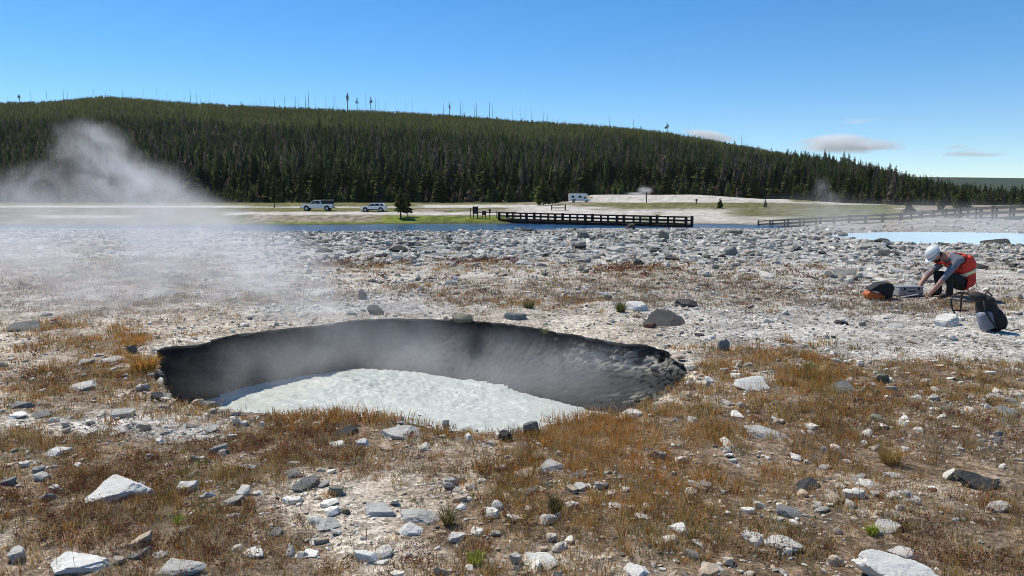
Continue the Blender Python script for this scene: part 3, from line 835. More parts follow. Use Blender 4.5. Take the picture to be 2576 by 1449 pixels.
def in_crater(x, y, grow=0.0):
    th = np.arctan2(y - CC[1], x - CC[0]); r = np.hypot(x - CC[0], y - CC[1])
    return r < np.interp(th, TH, R_RIM, period=2 * math.pi) + grow
def in_pool(x, y): return np.hypot((x - 22.6) / 7.3, (y - 34.4) / 7.1) < 1.0
def wedge(y0, y1, dens, side=.86):
    """random ground points, dens per square metre, in a wedge a little wider than the view"""
    area = side * (y1 * y1 - y0 * y0); n_ = int(area * dens)
    y = np.sqrt(RNG.uniform(y0 * y0, y1 * y1, n_)); x = RNG.uniform(-side, side, n_) * (y + 1.6)
    ok = ~in_crater(x, y, .02) & ~in_pool(x, y)
    return x[ok], y[ok]
PAL = np.array([(.70, .655, .57), (.56, .52, .45), (.43, .385, .325), (.28, .265, .24), (.13, .122, .112), (.48, .38, .28), (.21, .195, .145)])
def stone_set(name, bands, label, probs, big):
    P_, S_, C_ = [], [], []
    for (y0, y1, dens, s0, s1, pw, pv) in bands:
        x, y = wedge(y0, y1, dens)
        z = gz(x, y); u, v, _ = proj(x, y, z); vm = vegmask(x, y, u, v)
        keep = RNG.random(len(x)) < (1 - pv * vm)
        keep &= (fbm(x * .7, y * .7, 3, 77) + RNG.normal(0, .12, len(x))) > .42
        if y0 < 15: keep &= (fbm(x * 2.4, y * 2.4, 2, 79) + RNG.normal(0, .09, len(x))) > (.47 if s0 > .03 else .40)
        keep &= ~((y > 70) & (z < -1.9)) & ~((u > 2120) & (y > 37) & (RNG.random(len(x)) < .85))
        x, y, z = x[keep], y[keep], z[keep]
        lf = (u[keep] < 640) & (v[keep] > 600) & (v[keep] < 800) & (RNG.random(len(x)) < .6); x, y, z = x[~lf], y[~lf], z[~lf]
        P_.append(np.stack([x, y, z], 1)); S_.append(s0 + (s1 - s0) * RNG.random(len(x)) ** pw)
        C_.append(PAL[RNG.choice(len(PAL), len(x), p=probs)] * RNG.uniform(.85, 1.15, (len(x), 1)))
    return stones(name, np.concatenate(P_), np.concatenate(S_), np.concatenate(C_), label, big)
stone_set('gravel', [(2.6, 7, 1100, .006, .04, 2.2, .45), (2.6, 8, 120, .03, .12, 2.5, .4), (7, 15, 260, .013, .06, 2.3, .6), (8, 16, 12, .05, .17, 2.2, .5)], 'loose grey and white gravel scattered over the soil', [.30, .24, .14, .10, .05, .14, .03], .045)
stone_set('rubble', [(13, 28, 48, .03, .16, 2.2, .6), (15, 30, 3.0, .10, .34, 2, .6), (19, 30, 5, .08, .32, 1.8, .6), (26, 60, 15, .05, .26, 2.0, .0), (28, 68, 2.6, .16, .5, 2.2, .0), (60, 99, 3.6, .08, .30, 1.8, .0)], 'broken grey rubble covering the flat before the river', [.26, .24, .15, .15, .10, .04, .06], .16)
# ================================================================= dry grass, red plants, green grass (uncountable) and a few single tufts
KCOL = {
 'tan': (.46, .30, .115), 'orange': (.50, .235, .06), 'brown': (.24, .135, .055), 'red': (.21, .065, .04), 'olive': (.17, .155, .045), 'green': (.20, .25, .045), 'straw': (.46, .38, .24), 'grey': (.30, .255, .19), 'mauve': (.27, .18, .165)}
def blades(bx, by, bz, h, lean, az, wd, col, bend=.35):
    n_ = len(bx)
    fa = az + RNG.uniform(-1.2, 1.2, n_) + 1.57
    wx, wy = np.cos(fa) * wd * .5, np.sin(fa) * wd * .5
    dx, dy = np.cos(az) * lean * h, np.sin(az) * lean * h
    V = np.empty((n_, 5, 3), np.float32)
    V[:, 0] = np.stack([bx - wx, by - wy, bz - .004], 1); V[:, 1] = np.stack([bx + wx, by + wy, bz - .004], 1)
    mx, my, mz = bx + dx * bend, by + dy * bend, bz + h * .58
    V[:, 2] = np.stack([mx - wx * .8, my - wy * .8, mz], 1); V[:, 3] = np.stack([mx + wx * .8, my + wy * .8, mz], 1)
    V[:, 4] = np.stack([bx + dx, by + dy, bz + h * np.sqrt(np.maximum(1 - (lean * .8) ** 2, .1))], 1)
    o = (np.arange(n_) * 5)[:, None]
    return V.reshape(-1, 3), o + np.array([[0, 1, 3, 2]]), o + np.array([[2, 3, 4]]), np.repeat(col, 5, 0)

def clump_field(bands, pick):
    """bands: (y0, y1, clumps per m2, blades per clump, clump radius, h0, h1, blade width)"""
    V, Q, T, K = [], [], [], []; off = 0
    for (y0, y1, dens, nb, cr, h0, h1, wd) in bands:
        x, y = wedge(y0, y1, dens)
        z = gz(x, y); u, v, _ = proj(x, y, z)
        keep, kc, hs = pick(x, y, u, v)
        x, y, kc, hs = x[keep], y[keep], kc[keep], hs[keep]
        n_ = len(x); m_ = n_ * nb
        ci = np.repeat(np.arange(n_), nb)
        ra = RNG.uniform(0, 6.28, m_); rr_ = cr * np.sqrt(RNG.random(m_))
        bx = x[ci] + np.cos(ra) * rr_; by = y[ci] + np.sin(ra) * rr_
        ok = ~in_crater(bx, by, -.02)
        bx, by, ci, ra, rr_ = bx[ok], by[ok], ci[ok], ra[ok], rr_[ok]; m_ = len(bx)
        bz = gz(bx, by)
        hh = RNG.uniform(h0, h1, m_) * hs[ci] * RNG.uniform(.6, 1.15, n_)[ci]
        lean = np.abs(RNG.normal(.36, .30, m_)) + rr_ / cr * .3
        col = kc[ci] * RNG.uniform(.7, 1.35, (m_, 1)) + RNG.normal(0, .012, (m_, 3)); col = np.clip(col, .01, .9)
        v_, q_, t_, c_ = blades(bx, by, bz, hh, np.minimum(lean, 1.1), ra + RNG.normal(0, .7, m_), np.full(m_, wd) * RNG.uniform(.6, 1.3, m_), col)
        V.append(v_); Q.append(q_ + off); T.append(t_ + off); K.append(c_); off += len(v_)
    return np.concatenate(V), np.concatenate(Q), np.concatenate(T), np.concatenate(K)

def kinds(x, y, u, v):
    vm = vegmask(x, y, u, v)
    n_ = fbm(x * 1.7, y * 1.7, 3, 101); n2 = fbm(x * 3.3, y * 3.3, 3, 103)
    o = np.clip(zone(ORANGE, u, v), 0, 1.3); r = np.clip(zone(RED, u, v), 0, 1.3); g = np.clip(zone(GREEN, u, v), 0, 1.3); gr = np.clip(zone(GREY, u, v), 0, 1.2)
    return vm, n_, n2, o, r, g, gr
def choose(ws, names):
    W = np.stack([np.maximum(w_, 0) for w_ in ws], 1); W = W / W.sum(1, keepdims=True)
    c = (np.cumsum(W, 1) < RNG.random(len(W))[:, None]).sum(1); c = np.minimum(c, len(names) - 1)
    return np.array([KCOL[q_] for q_ in names])[c]
def pick_dry(x, y, u, v):
    vm, n_, n2, o, r, g, gr = kinds(x, y, u, v)
    one = np.ones_like(x)
    kc = choose([.42 * one + .5 * n_ - .6 * gr, .22 * one + 1.6 * o, .26 * one + .2 * r, .2 * r + .05 * one - .1 * o, .2 * one + .6 * g, .22 * one + .5 * (1 - n_) - .25 * o, 2.6 * gr * one, .9 * gr],
                ['tan', 'orange', 'brown', 'red', 'olive', 'straw', 'grey', 'mauve'])
    pr = np.clip((vm - .22) * 1.7, .012, 1) * np.clip(.25 + 2.2 * (n2 - .32), .05, 1) + .35 * np.clip(o - .5, 0, 1)
    pr = np.where((v < 640) & (u > 620), .004, pr)
    return RNG.random(len(x)) < pr, kc, .45 + .6 * np.clip(o, 0, 1) + 1.0 * n2 * n_ * 2
M_GRASS = leafy('dry_grass_blades', transl=.40)
V, Q, T, K = clump_field([(2.6, 5.5, 800, 15, .035, .022, .078, .0028), (5.5, 8, 520, 14, .045, .027, .088, .004), (8, 13, 190, 12, .07, .025, .08, .007), (13, 22, 62, 11, .11, .03, .09, .011), (22, 34, 11, 10, .16, .05, .13, .02)], pick_dry)
tag(obj('dry_grass', mesh_np('dry_grass', V, tris=T, quads=Q, col=K, mats=[M_GRASS])), 'dry tan and orange grass growing over the stony ground', kind='stuff')
print('dry blades', len(V) // 5)

def pick_green(x, y, u, v):
    vm, n_, n2, o, r, g, gr = kinds(x, y, u, v)
    kc = choose([.4 + 0 * x, .25 + .9 * g, .3 + 0 * x], ['olive', 'green', 'straw'])
    pr = np.clip(1.0 * g * (vm + .2) + .035 * (n_ > .55) * (v > 850) + .02 * (v > 700), 0, 1)
    return RNG.random(len(x)) < pr, kc, np.full(len(x), .7)
V, Q, T, K = clump_field([(2.6, 6.5, 200, 14, .04, .025, .06, .0035), (6.5, 14, 50, 14, .06, .03, .07, .006), (14, 26, 3, 12, .14, .05, .10, .014)], pick_green)
tag(obj('green_grass', mesh_np('green_grass', V, tris=T, quads=Q, col=K, mats=[M_GRASS])), 'low olive green grass mixed into the dry plants', kind='stuff')

# ---- reddish low plants: thin stems with many tiny leaves
def herb_field(bands):
    V, Q, K = [], [], []; off = 0
    for (y0, y1, dens, nl, cr, hh, ls) in bands:
        x, y = wedge(y0, y1, dens); z = gz(x, y); u, v, _ = proj(x, y, z)
        vm, n_, n2, o, r, g, gr = kinds(x, y, u, v)
        pr = np.clip((1.5 * r + .16) * (vm + .15) * np.clip(3.2 * (n2 - .38), 0, 1), 0, 1) * (v > 655)
        k_ = RNG.random(len(x)) < pr; x, y = x[k_], y[k_]; n0 = len(x); m_ = n0 * nl
        kc = np.array([(.17, .05, .033), (.14, .062, .042), (.22, .095, .055), (.10, .042, .03), (.13, .10, .045)])[RNG.choice(5, n0, p=[.3, .25, .2, .15, .1])]
        ci = np.repeat(np.arange(n0), nl)
        sz = RNG.uniform(.6, 1.3, n0)[ci]
        ra = RNG.uniform(0, 6.28, m_); rr_ = cr * sz * RNG.random(m_) ** .6
        hx = x[ci] + np.cos(ra) * rr_; hy = y[ci] + np.sin(ra) * rr_
        ok = ~in_crater(hx, hy, -.03); hx, hy, ci, sz = hx[ok], hy[ok], ci[ok], sz[ok]; m_ = len(hx)
        hz = gz(hx, hy) + hh * sz * RNG.random(m_) ** .8
        d1 = RNG.normal(size=(m_, 3)); d1[:, 2] = np.abs(d1[:, 2]) * .8; d1 /= np.linalg.norm(d1, axis=1)[:, None]
        d2 = np.cross(d1, RNG.normal(size=(m_, 3))); d2 /= np.linalg.norm(d2, axis=1)[:, None]
        L = ls * RNG.uniform(.6, 1.5, m_)[:, None]; p = np.stack([hx, hy, hz], 1)
        v_ = np.stack([p, p + d1 * L * .5 + d2 * L * .22, p + d1 * L, p + d1 * L * .5 - d2 * L * .22], 1).reshape(-1, 3)
        V.append(v_); Q.append((np.arange(m_) * 4)[:, None] + np.array([[0, 1, 2, 3]]) + off); off += len(v_)
        K.append(np.repeat(np.clip(kc[ci] * RNG.uniform(.65, 1.4, (m_, 1)), .01, .9), 4, 0))
    return np.concatenate(V), np.concatenate(Q), np.concatenate(K)
V, Q, K = herb_field([(2.6, 5.5, 620, 34, .04, .045, .011), (5.5, 9, 330, 30, .055, .055, .015), (9, 16, 50, 28, .10, .08, .026), (16, 32, 12, 26, .2, .12, .05)])
tag(obj('red_plants', mesh_np('red_plants', V, quads=Q, col=K, mats=[leafy('reddish_leaves', transl=.3)])), 'reddish brown low herbs spreading between the stones', kind='stuff')
print('leaves', len(V) // 4)

# ---- tall bare stems
x, y = wedge(3, 9, 9)
z = gz(x, y); u, v, _ = proj(x, y, z); vm = vegmask(x, y, u, v); k_ = (vm > .45) & (RNG.random(len(x)) < .6); x, y, z = x[k_], y[k_], z[k_]
m_ = len(x)
V, Q, T, K = blades(x, y, z, RNG.uniform(.08, .19, m_), RNG.uniform(.02, .3, m_), RNG.uniform(0, 6.28, m_), np.full(m_, .003), np.clip(np.array([.12, .075, .045]) * RNG.uniform(.6, 1.6, (m_, 1)), .01, 1))
tag(obj('dry_stems', mesh_np('dry_stems', V, tris=T, quads=Q, col=K, mats=[M_GRASS])), 'thin dark dry seed stems standing above the grass', kind='stuff')

# ---- single tufts that stand out
def tuft(u, vb, w_px, h_px, c, label, n_=140, seed=0):
    p, d = ground_hit(u, vb); R_ = w_px * d / F / 2; hh = h_px * d / F
    ra = RNG.uniform(0, 6.28, n_); rr_ = R_ * .55 * np.sqrt(RNG.random(n_))
    bx, by = np.cos(ra) * rr_, np.sin(ra) * rr_
    bz = gz(bx + p.x, by + p.y) - p.z
    V, Q, T, K = blades(bx, by, bz, hh * RNG.uniform(.6, 1.15, n_), np.minimum(np.abs(RNG.normal(.45, .3, n_)), 1.2), ra + RNG.normal(0, .4, n_), np.full(n_, max(.004, .0009 * d)), np.clip(np.array(c) * RNG.uniform(.7, 1.35, (n_, 1)), .01, .9))
    o = obj('grass_tuft', mesh_np('grass_tuft', V, tris=T, quads=Q, col=K, mats=[M_GRASS])); o.location = p
    tag(o, label, 'grass tuft', 'single grass tufts')
tuft(1196, 1418, 62, 34, (.34, .36, .07), 'bright yellow green spiky tuft at the bottom edge, left of the big smooth white boulder', 150)
tuft(362, 934, 96, 44, (.46, .25, .07), 'bright orange tuft overhanging the left corner of the crater', 420)
tuft(2193, 1345, 40, 30, (.30, .36, .04), 'vivid lime tuft on the left side of the mottled pale rock', 120)
tuft(448, 1316, 34, 22, (.26, .33, .06), 'light green tuft in the olive patch at left foreground', 90)
tuft(262, 1340, 44, 20, (.30, .32, .07), 'yellow green tuft below the broad white slab', 100)
tuft(2035, 935, 44, 30, (.25, .23, .07), 'olive tuft on pale ground right of the crater', 140)
tuft(1562, 785, 34, 26, (.13, .14, .05), 'dark green tuft against the mottled white boulder behind the crater', 120)
tuft(1397, 1296, 34, 60, (.07, .075, .04), 'dark green upright tuft beside the pitted white rock', 120)
tuft(1127, 1320, 36, 62, (.20, .17, .07), 'tall thin olive tuft right of the large streaked slab', 110)
tuft(2238, 1165, 80, 46, (.42, .27, .10), 'straw orange tuft above the pale capped stone at right', 260)
tuft(1372, 838, 22, 14, (.24, .22, .08), 'small olive tuft on bare ground behind the crater right half', 60)
tuft(1330, 775, 40, 24, (.17, .15, .06), 'olive brown tuft just above the layered grey block', 110)
# ================================================================= conifers
def conifer(seed, n_br, low=.12, wid=.17, lod=0, irr=.25, bare=0.0):
    """crown of a unit-high conifer: whorls of drooping branch sprays; returns verts, tris"""
    rg = np.random.default_rng(seed)
    z = low + (1 - low) * (np.arange(n_br) + rg.random(n_br)) / n_br
    az = rg.uniform(0, 6.28, n_br) + np.arange(n_br) * 2.4
    taper = np.clip((1 - z) / (1 - low), 0, 1) ** .75 * np.clip((z - low) / .12 + .45, 0, 1)
    lump = .75 + .5 * vnoise(az * 1.3 + 5, z * 7, seed)
    L = wid * taper * lump * rg.uniform(1 - irr, 1 + irr, n_br) + .012
    droop = -.25 - .35 * rg.random(n_br) + .5 * z
    ca, sa = np.cos(az), np.sin(az)
    w = L * rg.uniform(.35, .6, n_br) + .008
    o = np.stack([ca * .01, sa * .01, z], 1)
    tip = np.stack([ca * L, sa * L, z + droop * L], 1)
    midz = z + droop * L * .3
    side = np.stack([-sa, ca, np.zeros(n_br)], 1)
    mid = np.stack([ca * L * .55, sa * L * .55, midz], 1)
    tw = (rg.random(n_br) - .5)[:, None] * np.array([[0, 0, 1.0]])
    a = mid + (side + tw) * w[:, None]; b_ = mid - (side + tw) * w[:, None]
    dn = mid + np.array([[0, 0, -1.0]]) * (w * .9)[:, None]
    V = np.stack([o, a, tip, b_, dn], 1).reshape(-1, 3)
    k5 = (np.arange(n_br) * 5)[:, None, None]
    Fq = (k5 + np.array([[[0, 1, 2], [0, 2, 3], [0, 4, 2]]])).reshape(-1, 3)
    # leader
    t0 = len(V); V = np.vstack([V, [[.008, 0, .93], [-.006, .007, .93], [-.006, -.007, .93], [0, 0, 1.02]]])
    Fq = np.vstack([Fq, [[t0, t0 + 1, t0 + 3], [t0 + 1, t0 + 2, t0 + 3], [t0 + 2, t0, t0 + 3]]])
    return V, Fq

M_BARK = surf('conifer_bark', (.10, .075, .055), (.06, .045, .035), 6, .95, .3, .02, spec=.1)
M_DEAD = surf('weathered_dead_wood', (.20, .19, .18), (.12, .11, .105), 4, .95, .2, .02, spec=.1)
M_NEEDLE = leafy('pine_needles', (.075, .092, .032), (.12, .125, .042), .42, attr=False, scale=9, rnd=.35)
M_FOREST = leafy('forest_needles', transl=.45)

# ---- the far wood: one mass
def forest():
    Vs, Fs, Ks = [], [], []; off = 0
    protos = {}
    def emit(P_, hgt, wid, col, n_br, low, nproto, seed):
        nonlocal off
        pr = [conifer(seed + k_, n_br, low, 1.0) for k_ in range(nproto)]
        pick = RNG.integers(0, nproto, len(P_))
        for k_ in range(nproto):
            m_ = pick == k_; n_ = int(m_.sum())
            if not n_: continue
            v, f = pr[k_]; p = P_[m_]; h = hgt[m_]; w_ = wid[m_]; a = RNG.uniform(0, 6.28, n_)
            ca, sa = np.cos(a)[:, None], np.sin(a)[:, None]
            x = v[None, :, 0] * w_[:, None]; y = v[None, :, 1] * w_[:, None]
            zz = v[None, :, 2] * h[:, None] 
            V = np.stack([x * ca - y * sa + p[:, :1], x * sa + y * ca + p[:, 1:2], zz + p[:, 2:]], -1).reshape(-1, 3)
            Vs.append(V.astype(np.float32)); Fs.append((f[None] + (np.arange(n_) * len(v))[:, None, None]).reshape(-1, 3) + off); off += len(V)
            Ks.append(np.repeat(col[m_].astype(np.float32), len(v), 0))
    side = .92
    n_ = 76000
    a = RNG.uniform(-side, side, n_); d0 = np.interp(a, SKY_A, D0); dr = np.interp(a, SKY_A, DR)
    t_ = RNG.random(n_) ** .72
    y = d0 + 6 + (dr + 25 - d0) * t_; x = a * y
    pn = fbm(x * .012, y * .012, 4, 201); sp = fbm(x * .05, y * .05, 3, 203)
    young = sstep(.26, .46, t_ + .26 * (pn - .5)) * sstep(.62, .40, a)         # upper slope: dense young trees
    keep = RNG.random(n_) < np.where(young > .5, 1.0, .62) * np.where(sp > .36, 1, .45)
    x, y, t_, pn, sp, young = [q_[keep] for q_ in (x, y, t_, pn, sp, young)]
    n_ = len(x); z = zbase(x, y)
    h = (11.5 * (1 - young) + 4.6 * young) * RNG.uniform(.6, 1.25, n_)
    h = np.where((RNG.random(n_) < .012) & (y > 400), h * 1.5, h)
    h = h * np.interp(x / y, [.40, .50, .64], [1, .78, .52])
    w_ = h * (.15 * (1 - young) + .27 * young) * RNG.uniform(.75, 1.25, n_)
    dk = np.array([.075, .090, .048]); br = np.array([.16, .130, .092]); ol = np.array([.205, .205, .064]); gn = np.array([.125, .150, .048])
    r = RNG.random(n_)
    lower = np.where((r < .30)[:, None], br, np.where((r < .6)[:, None], dk, gn * .8))
    upper = np.where((r < .15)[:, None], br, np.where((r < .7)[:, None], ol, gn))
    col = lower * (1 - young[:, None]) + upper * young[:, None]
    col = col * RNG.uniform(.65, 1.35, (n_, 1)) * (.75 + .5 * pn[:, None])
    # low young growth along the forest foot
    ne = 2600; a2 = RNG.uniform(-side, side, ne); y2 = np.interp(a2, SKY_A, D0) + RNG.uniform(-3, 22, ne); x2 = a2 * y2
    x = np.append(x, x2); y = np.append(y, y2); z = np.append(z, zbase(x2, y2)); h2 = RNG.uniform(1.2, 5.5, ne); h = np.append(h, h2); w_ = np.append(w_, h2 * RNG.uniform(.22, .38, ne))
    col = np.vstack([col, np.where((RNG.random(ne) < .3)[:, None], br, gn) * RNG.uniform(.6, 1.2, (ne, 1))]); n_ += ne
    P_ = np.stack([x, y, z - .3], 1)
    near = (y < 430)
    emit(P_[near], h[near], w_[near], col[near], 34, .06, 6, 300)
    emit(P_[~near], h[~near], w_[~near], col[~near], 15, .05, 6, 340)
    V = np.concatenate(Vs); Fa = np.concatenate(Fs)
    print('forest trees', len(x), 'tris', len(Fa))
    return mesh_np('forest', V, tris=Fa, col=np.concatenate(Ks), mats=[M_FOREST])
tag(obj('forest', forest()), 'dense dark conifer forest covering the long hill', kind='stuff')

# ---- trees one can tell apart: crown and trunk shared by copies
CROWN = []; TRUNK = []
for k_ in range(9):
    nb = [120, 150, 135, 110, 140, 130, 150, 120, 160][k_]; wd = [.15, .18, .14, .22, .16, .2, .13, .25, .17][k_]
    v, f = conifer(400 + k_, nb, [.1, .06, .2, .08, .14, .05, .22, .12, .03][k_], wd, irr=.4)
    CROWN.append(mesh_np('crown', v, tris=f, mats=[M_NEEDLE]))
    mb = MB(); mb.tube([(0, 0, -.03), (.002, 0, .3), (0, .003, .7), (0, 0, .98)], [.016, .013, .008, .002], 7); o_ = mb.build('trunk', M_BARK); TRUNK.append(o_.data); bpy.data.objects.remove(o_)
def tree(p, h, k_, label, group, wide=1.0, name='conifer_tree', cat='conifer', mat_=None):
    r_ = thing(name, label, cat, p, random.uniform(0, 6.28), group)
    c_ = obj('crown', CROWN[k_], r_); t_ = obj('trunk', TRUNK[k_], r_)
    for q_ in (c_, t_): q_.scale = (h * wide, h * wide, h)
    if mat_:
        c_.data = CROWN[k_].copy(); c_.data.materials.clear(); c_.data.materials.append(mat_)
    return r_
EDGE = [  # u range, count, label, depth range offset, height range
 (-20, 230, 26, 'dark conifer at the forest foot behind the left part of the steam plume'),
 (230, 540, 30, 'conifer at the forest foot behind the thick steam plume'),
 (540, 760, 30, 'conifer at the forest foot left of the white pickup'),
 (760, 900, 22, 'conifer in the forest front row directly behind the white pickup'),
 (900, 1000, 18, 'conifer in the forest front row directly behind the white car'),
 (1000, 1260, 34, 'conifer in the forest front row between the white car and the bridge'),
 (1260, 1470, 24, 'conifer in the forest front row left of the white camper'),
 (1470, 1760, 30, 'conifer behind the white sinter mound'),
 (1760, 2010, 26, 'conifer at the right end of the white sinter mound'),
 (2010, 2300, 30, 'conifer at the foot of the hill end above the boardwalk'),
 (2300, 2600, 30, 'conifer in the low wood at the far right behind the boardwalk'),
]
for (ua, ub, n_, lab) in EDGE:
    for k_ in range(n_):
        u = ua + (ub - ua) * (k_ + random.random()) / n_
        rx = ray(u, 500)[0]; d0 = float(np.interp(rx, SKY_A, D0)); d = d0 + random.uniform(-2, 26) ** 1.0
        x = rx * d; h = random.uniform(5.5, 12.5) * (.6 if u > 2250 else 1)
        tree((x, d, gz1(x, d) - .1), h, random.randrange(9), lab, 'conifers along the forest front', random.uniform(.85, 1.25))
def single(u, vb, vt, k_, wide, label, d=None, **kw):
    p, dd = ground_hit(u, vb)
    if d: p = at(u, vb, d); dd = d
    h = (vb - vt) * dd / F
    return tree((p.x, p.y, p.z - .05), h, k_, label, 'single trees on the flat', wide, **kw)
single(1008, 548, 470, 6, 1.9, 'young pine with bare lower trunk on the green river bank', name='pine_tree', cat='pine tree')
single(1026, 545, 486, 2, 1.5, 'smaller pine close behind the young pine on the river bank', name='pine_tree', cat='pine tree')
single(1366, 516, 441, 7, 1.35, 'broad bushy pine standing apart left of the white camper', name='pine_tree', cat='pine tree')
single(1390, 513, 470, 7, 1.5, 'low brownish bush like pine right beside the broad bushy pine', name='pine_tree', cat='pine tree')
single(1811, 524, 497, 7, 1.2, 'tiny lone conifer on the green strip before the sinter mound', name='pine_tree', cat='pine tree')
single(2418, 528, 470, 7, 1.5, 'wide dark pine just behind the boardwalk at far right', name='pine_tree', cat='pine tree')
single(2365, 530, 478, 5, .9, 'slim pine left of the wide dark pine behind the boardwalk', name='pine_tree', cat='pine tree')
single(2287, 536, 480, 1, 1.2, 'dark pine with bare trunk at the hill end behind the boardwalk', name='pine_tree', cat='pine tree')
single(690, 522, 440, 6, 1.1, 'dark bare trunked pine left of the white pickup', name='pine_tree', cat='pine tree')
single(1925, 522, 500, 7, 1.0, 'small dark conifer on the olive meadow right of the mound', name='pine_tree', cat='pine tree')
for u, vt, k_ in ((2070, 374, 2), (2080, 380, 6), (2118, 380, 1), (2130, 384, 5), (2145, 392, 2), (2160, 398, 6), (2250, 415, 1), (2205, 408, 2), (2395, 456, 2), (2012, 382, 6), (1960, 378, 0)):
    rx = ray(u, 500)[0]; d = float(np.interp(rx, SKY_A, DR)) - 14; z = float(zbase(np.array([rx * d]), np.array([d]))[0]); zt = H + d * ray(u, vt)[1]
    tree((rx * d, d, z), max(zt - z, 5), k_, 'taller dark conifer standing out on the descending right skyline', 'tall conifers on the right skyline', .9)

# ---- dead snags along the ridge
SNAG = []
for k_ in range(5):
    rg = random.Random(500 + k_)
    mb = MB(); bend = rg.uniform(-.03, .03); mb.tube([(0, 0, -.05), (bend * .4, 0, .5), (bend, 0, 1)], [.018, .013, .004], 6); a_ = mb.build('trunk', M_DEAD)
    mb = MB()
    for q_ in range(9):
        z_ = rg.uniform(.35, .95); an = rg.uniform(0, 6.28); l_ = rg.uniform(.02, .07)
        mb.tube([(bend * z_, 0, z_), (bend * z_ + math.cos(an) * l_, math.sin(an) * l_, z_ + rg.uniform(-.02, .02))], [.005, .002], 4)
    b_ = mb.build('branch', M_DEAD); SNAG.append((a_.data, b_.data)); bpy.data.objects.remove(a_); bpy.data.objects.remove(b_)
def snag(u, vt, label, group, k_):
    rx = ray(u, 500)[0]; d = float(np.interp(rx, SKY_A, DR)) - 3; z = float(zbase(np.array([rx * d]), np.array([d]))[0]); zt = H + d * ray(u, vt)[1]
    r_ = thing('dead_tree', label, 'dead tree', (rx * d, d, z), random.uniform(0, 6.28), group)
    h = max(zt - z, 4)
    for nm, me_ in zip(('trunk', 'branch'), SNAG[k_]):
        o_ = obj(nm, me_, r_); o_.scale = (h * .75, h * .75, h)
    return r_
for u, vt in ((17, 236), (38, 240), (97, 226), (136, 224), (178, 224), (188, 230), (253, 222), (324, 219), (377, 226), (409, 222), (436, 230), (476, 231), (492, 221), (507, 232), (516, 237), (540, 231)):
    snag(u, vt, 'thin bare dead trunk on the left crest of the ridge', 'dead trunks on the left crest', random.randrange(5))
for u, vt in ((664, 240), (676, 241), (699, 233), (725, 236), (748, 244), (752, 241), (758, 236), (776, 230), (784, 225), (800, 236), (827, 238), (845, 236), (852, 240), (926, 236), (950, 245), (958, 247), (975, 254)):
    snag(u, vt, 'thin bare dead trunk on the middle crest of the ridge', 'dead trunks on the middle crest', random.randrange(5))
for u, vt in ((1000, 256), (1025, 252), (1040, 248), (1075, 262), (1118, 256), (1160, 250), (1166, 252), (1195, 262), (1200, 256), (1232, 252), (1240, 262), (1290, 268), (1308, 272), (1320, 274), (1336, 276), (1366, 282), (1376, 284), (1390, 284), (1530, 290), (1590, 296), (1726, 312), (1860, 338), (1866, 350)):
    snag(u, vt, 'thin bare dead trunk on the descending right crest', 'dead trunks on the right crest', random.randrange(5))
def tufted(u, vt, label, k_, wide):
    rx = ray(u, 500)[0]; d = float(np.interp(rx, SKY_A, DR)) - 5; z = float(zbase(np.array([rx * d]), np.array([d]))[0]); zt = H + d * ray(u, vt)[1]
    r_ = thing('pine_tree', label, 'pine tree', (rx * d, d, z), 0, 'ragged survivors on the ridge'); h = zt - z
    v, f = conifer(600 + k_, 40, .62, .07 * wide, irr=.8); o_ = obj('crown', mesh_np('crown', v * h, tris=f, mats=[M_NEEDLE]), r_)
    o_ = obj('trunk', SNAG[k_ % 5][0], r_); o_.scale = (h * 1.4, h * 1.4, h)
tufted(880, 232, 'ragged tall pine with a leaning tufted top on the middle of the ridge', 1, 1.4)
tufted(904, 244, 'short ragged pine right of the tall tufted one on the ridge', 2, 1.0)
tufted(938, 242, 'bushy topped ragged pine on the ridge, second tall one from the tufted pine', 3, 1.3)
tufted(1133, 258, 'forked ragged pine on the ridge right of centre', 4, 1.0)
tufted(1674, 309, 'lone ragged pine with a round top on the descending ridge', 5, 1.9)
tufted(68, 236, 'ragged pine at the far left end of the ridge', 6, 1.6)

# ---- far blue plateau behind the right end
xs = np.linspace(600, 5200, 90); prof_ = []
V = []; 
for x_ in xs:
    d = 3600.0; u = 1288 + x_ / d * F; zt = H + d * ray(u, 450 + 4 * math.sin(x_ * .0021) + (u - 2400) * .012)[1]
    for yy, zz in ((d - 900, 0), (d - 500, zt * .55), (d, zt), (d + 900, zt * .98)): V.append((x_ * yy / d, yy, zz))
n_ = len(xs); q_ = [[i * 4 + j, (i + 1) * 4 + j, (i + 1) * 4 + j + 1, i * 4 + j + 1] for i in range(n_ - 1) for j in range(3)]
tag(obj('distant_hill', mesh_np('distant_hill', V, quads=q_, smooth=True, mats=[surf('distant_wooded_plateau', (.045, .06, .035), (.03, .045, .028), .02, 1, 0, spec=0)])), 'distant wooded plateau on the right horizon', kind='structure')
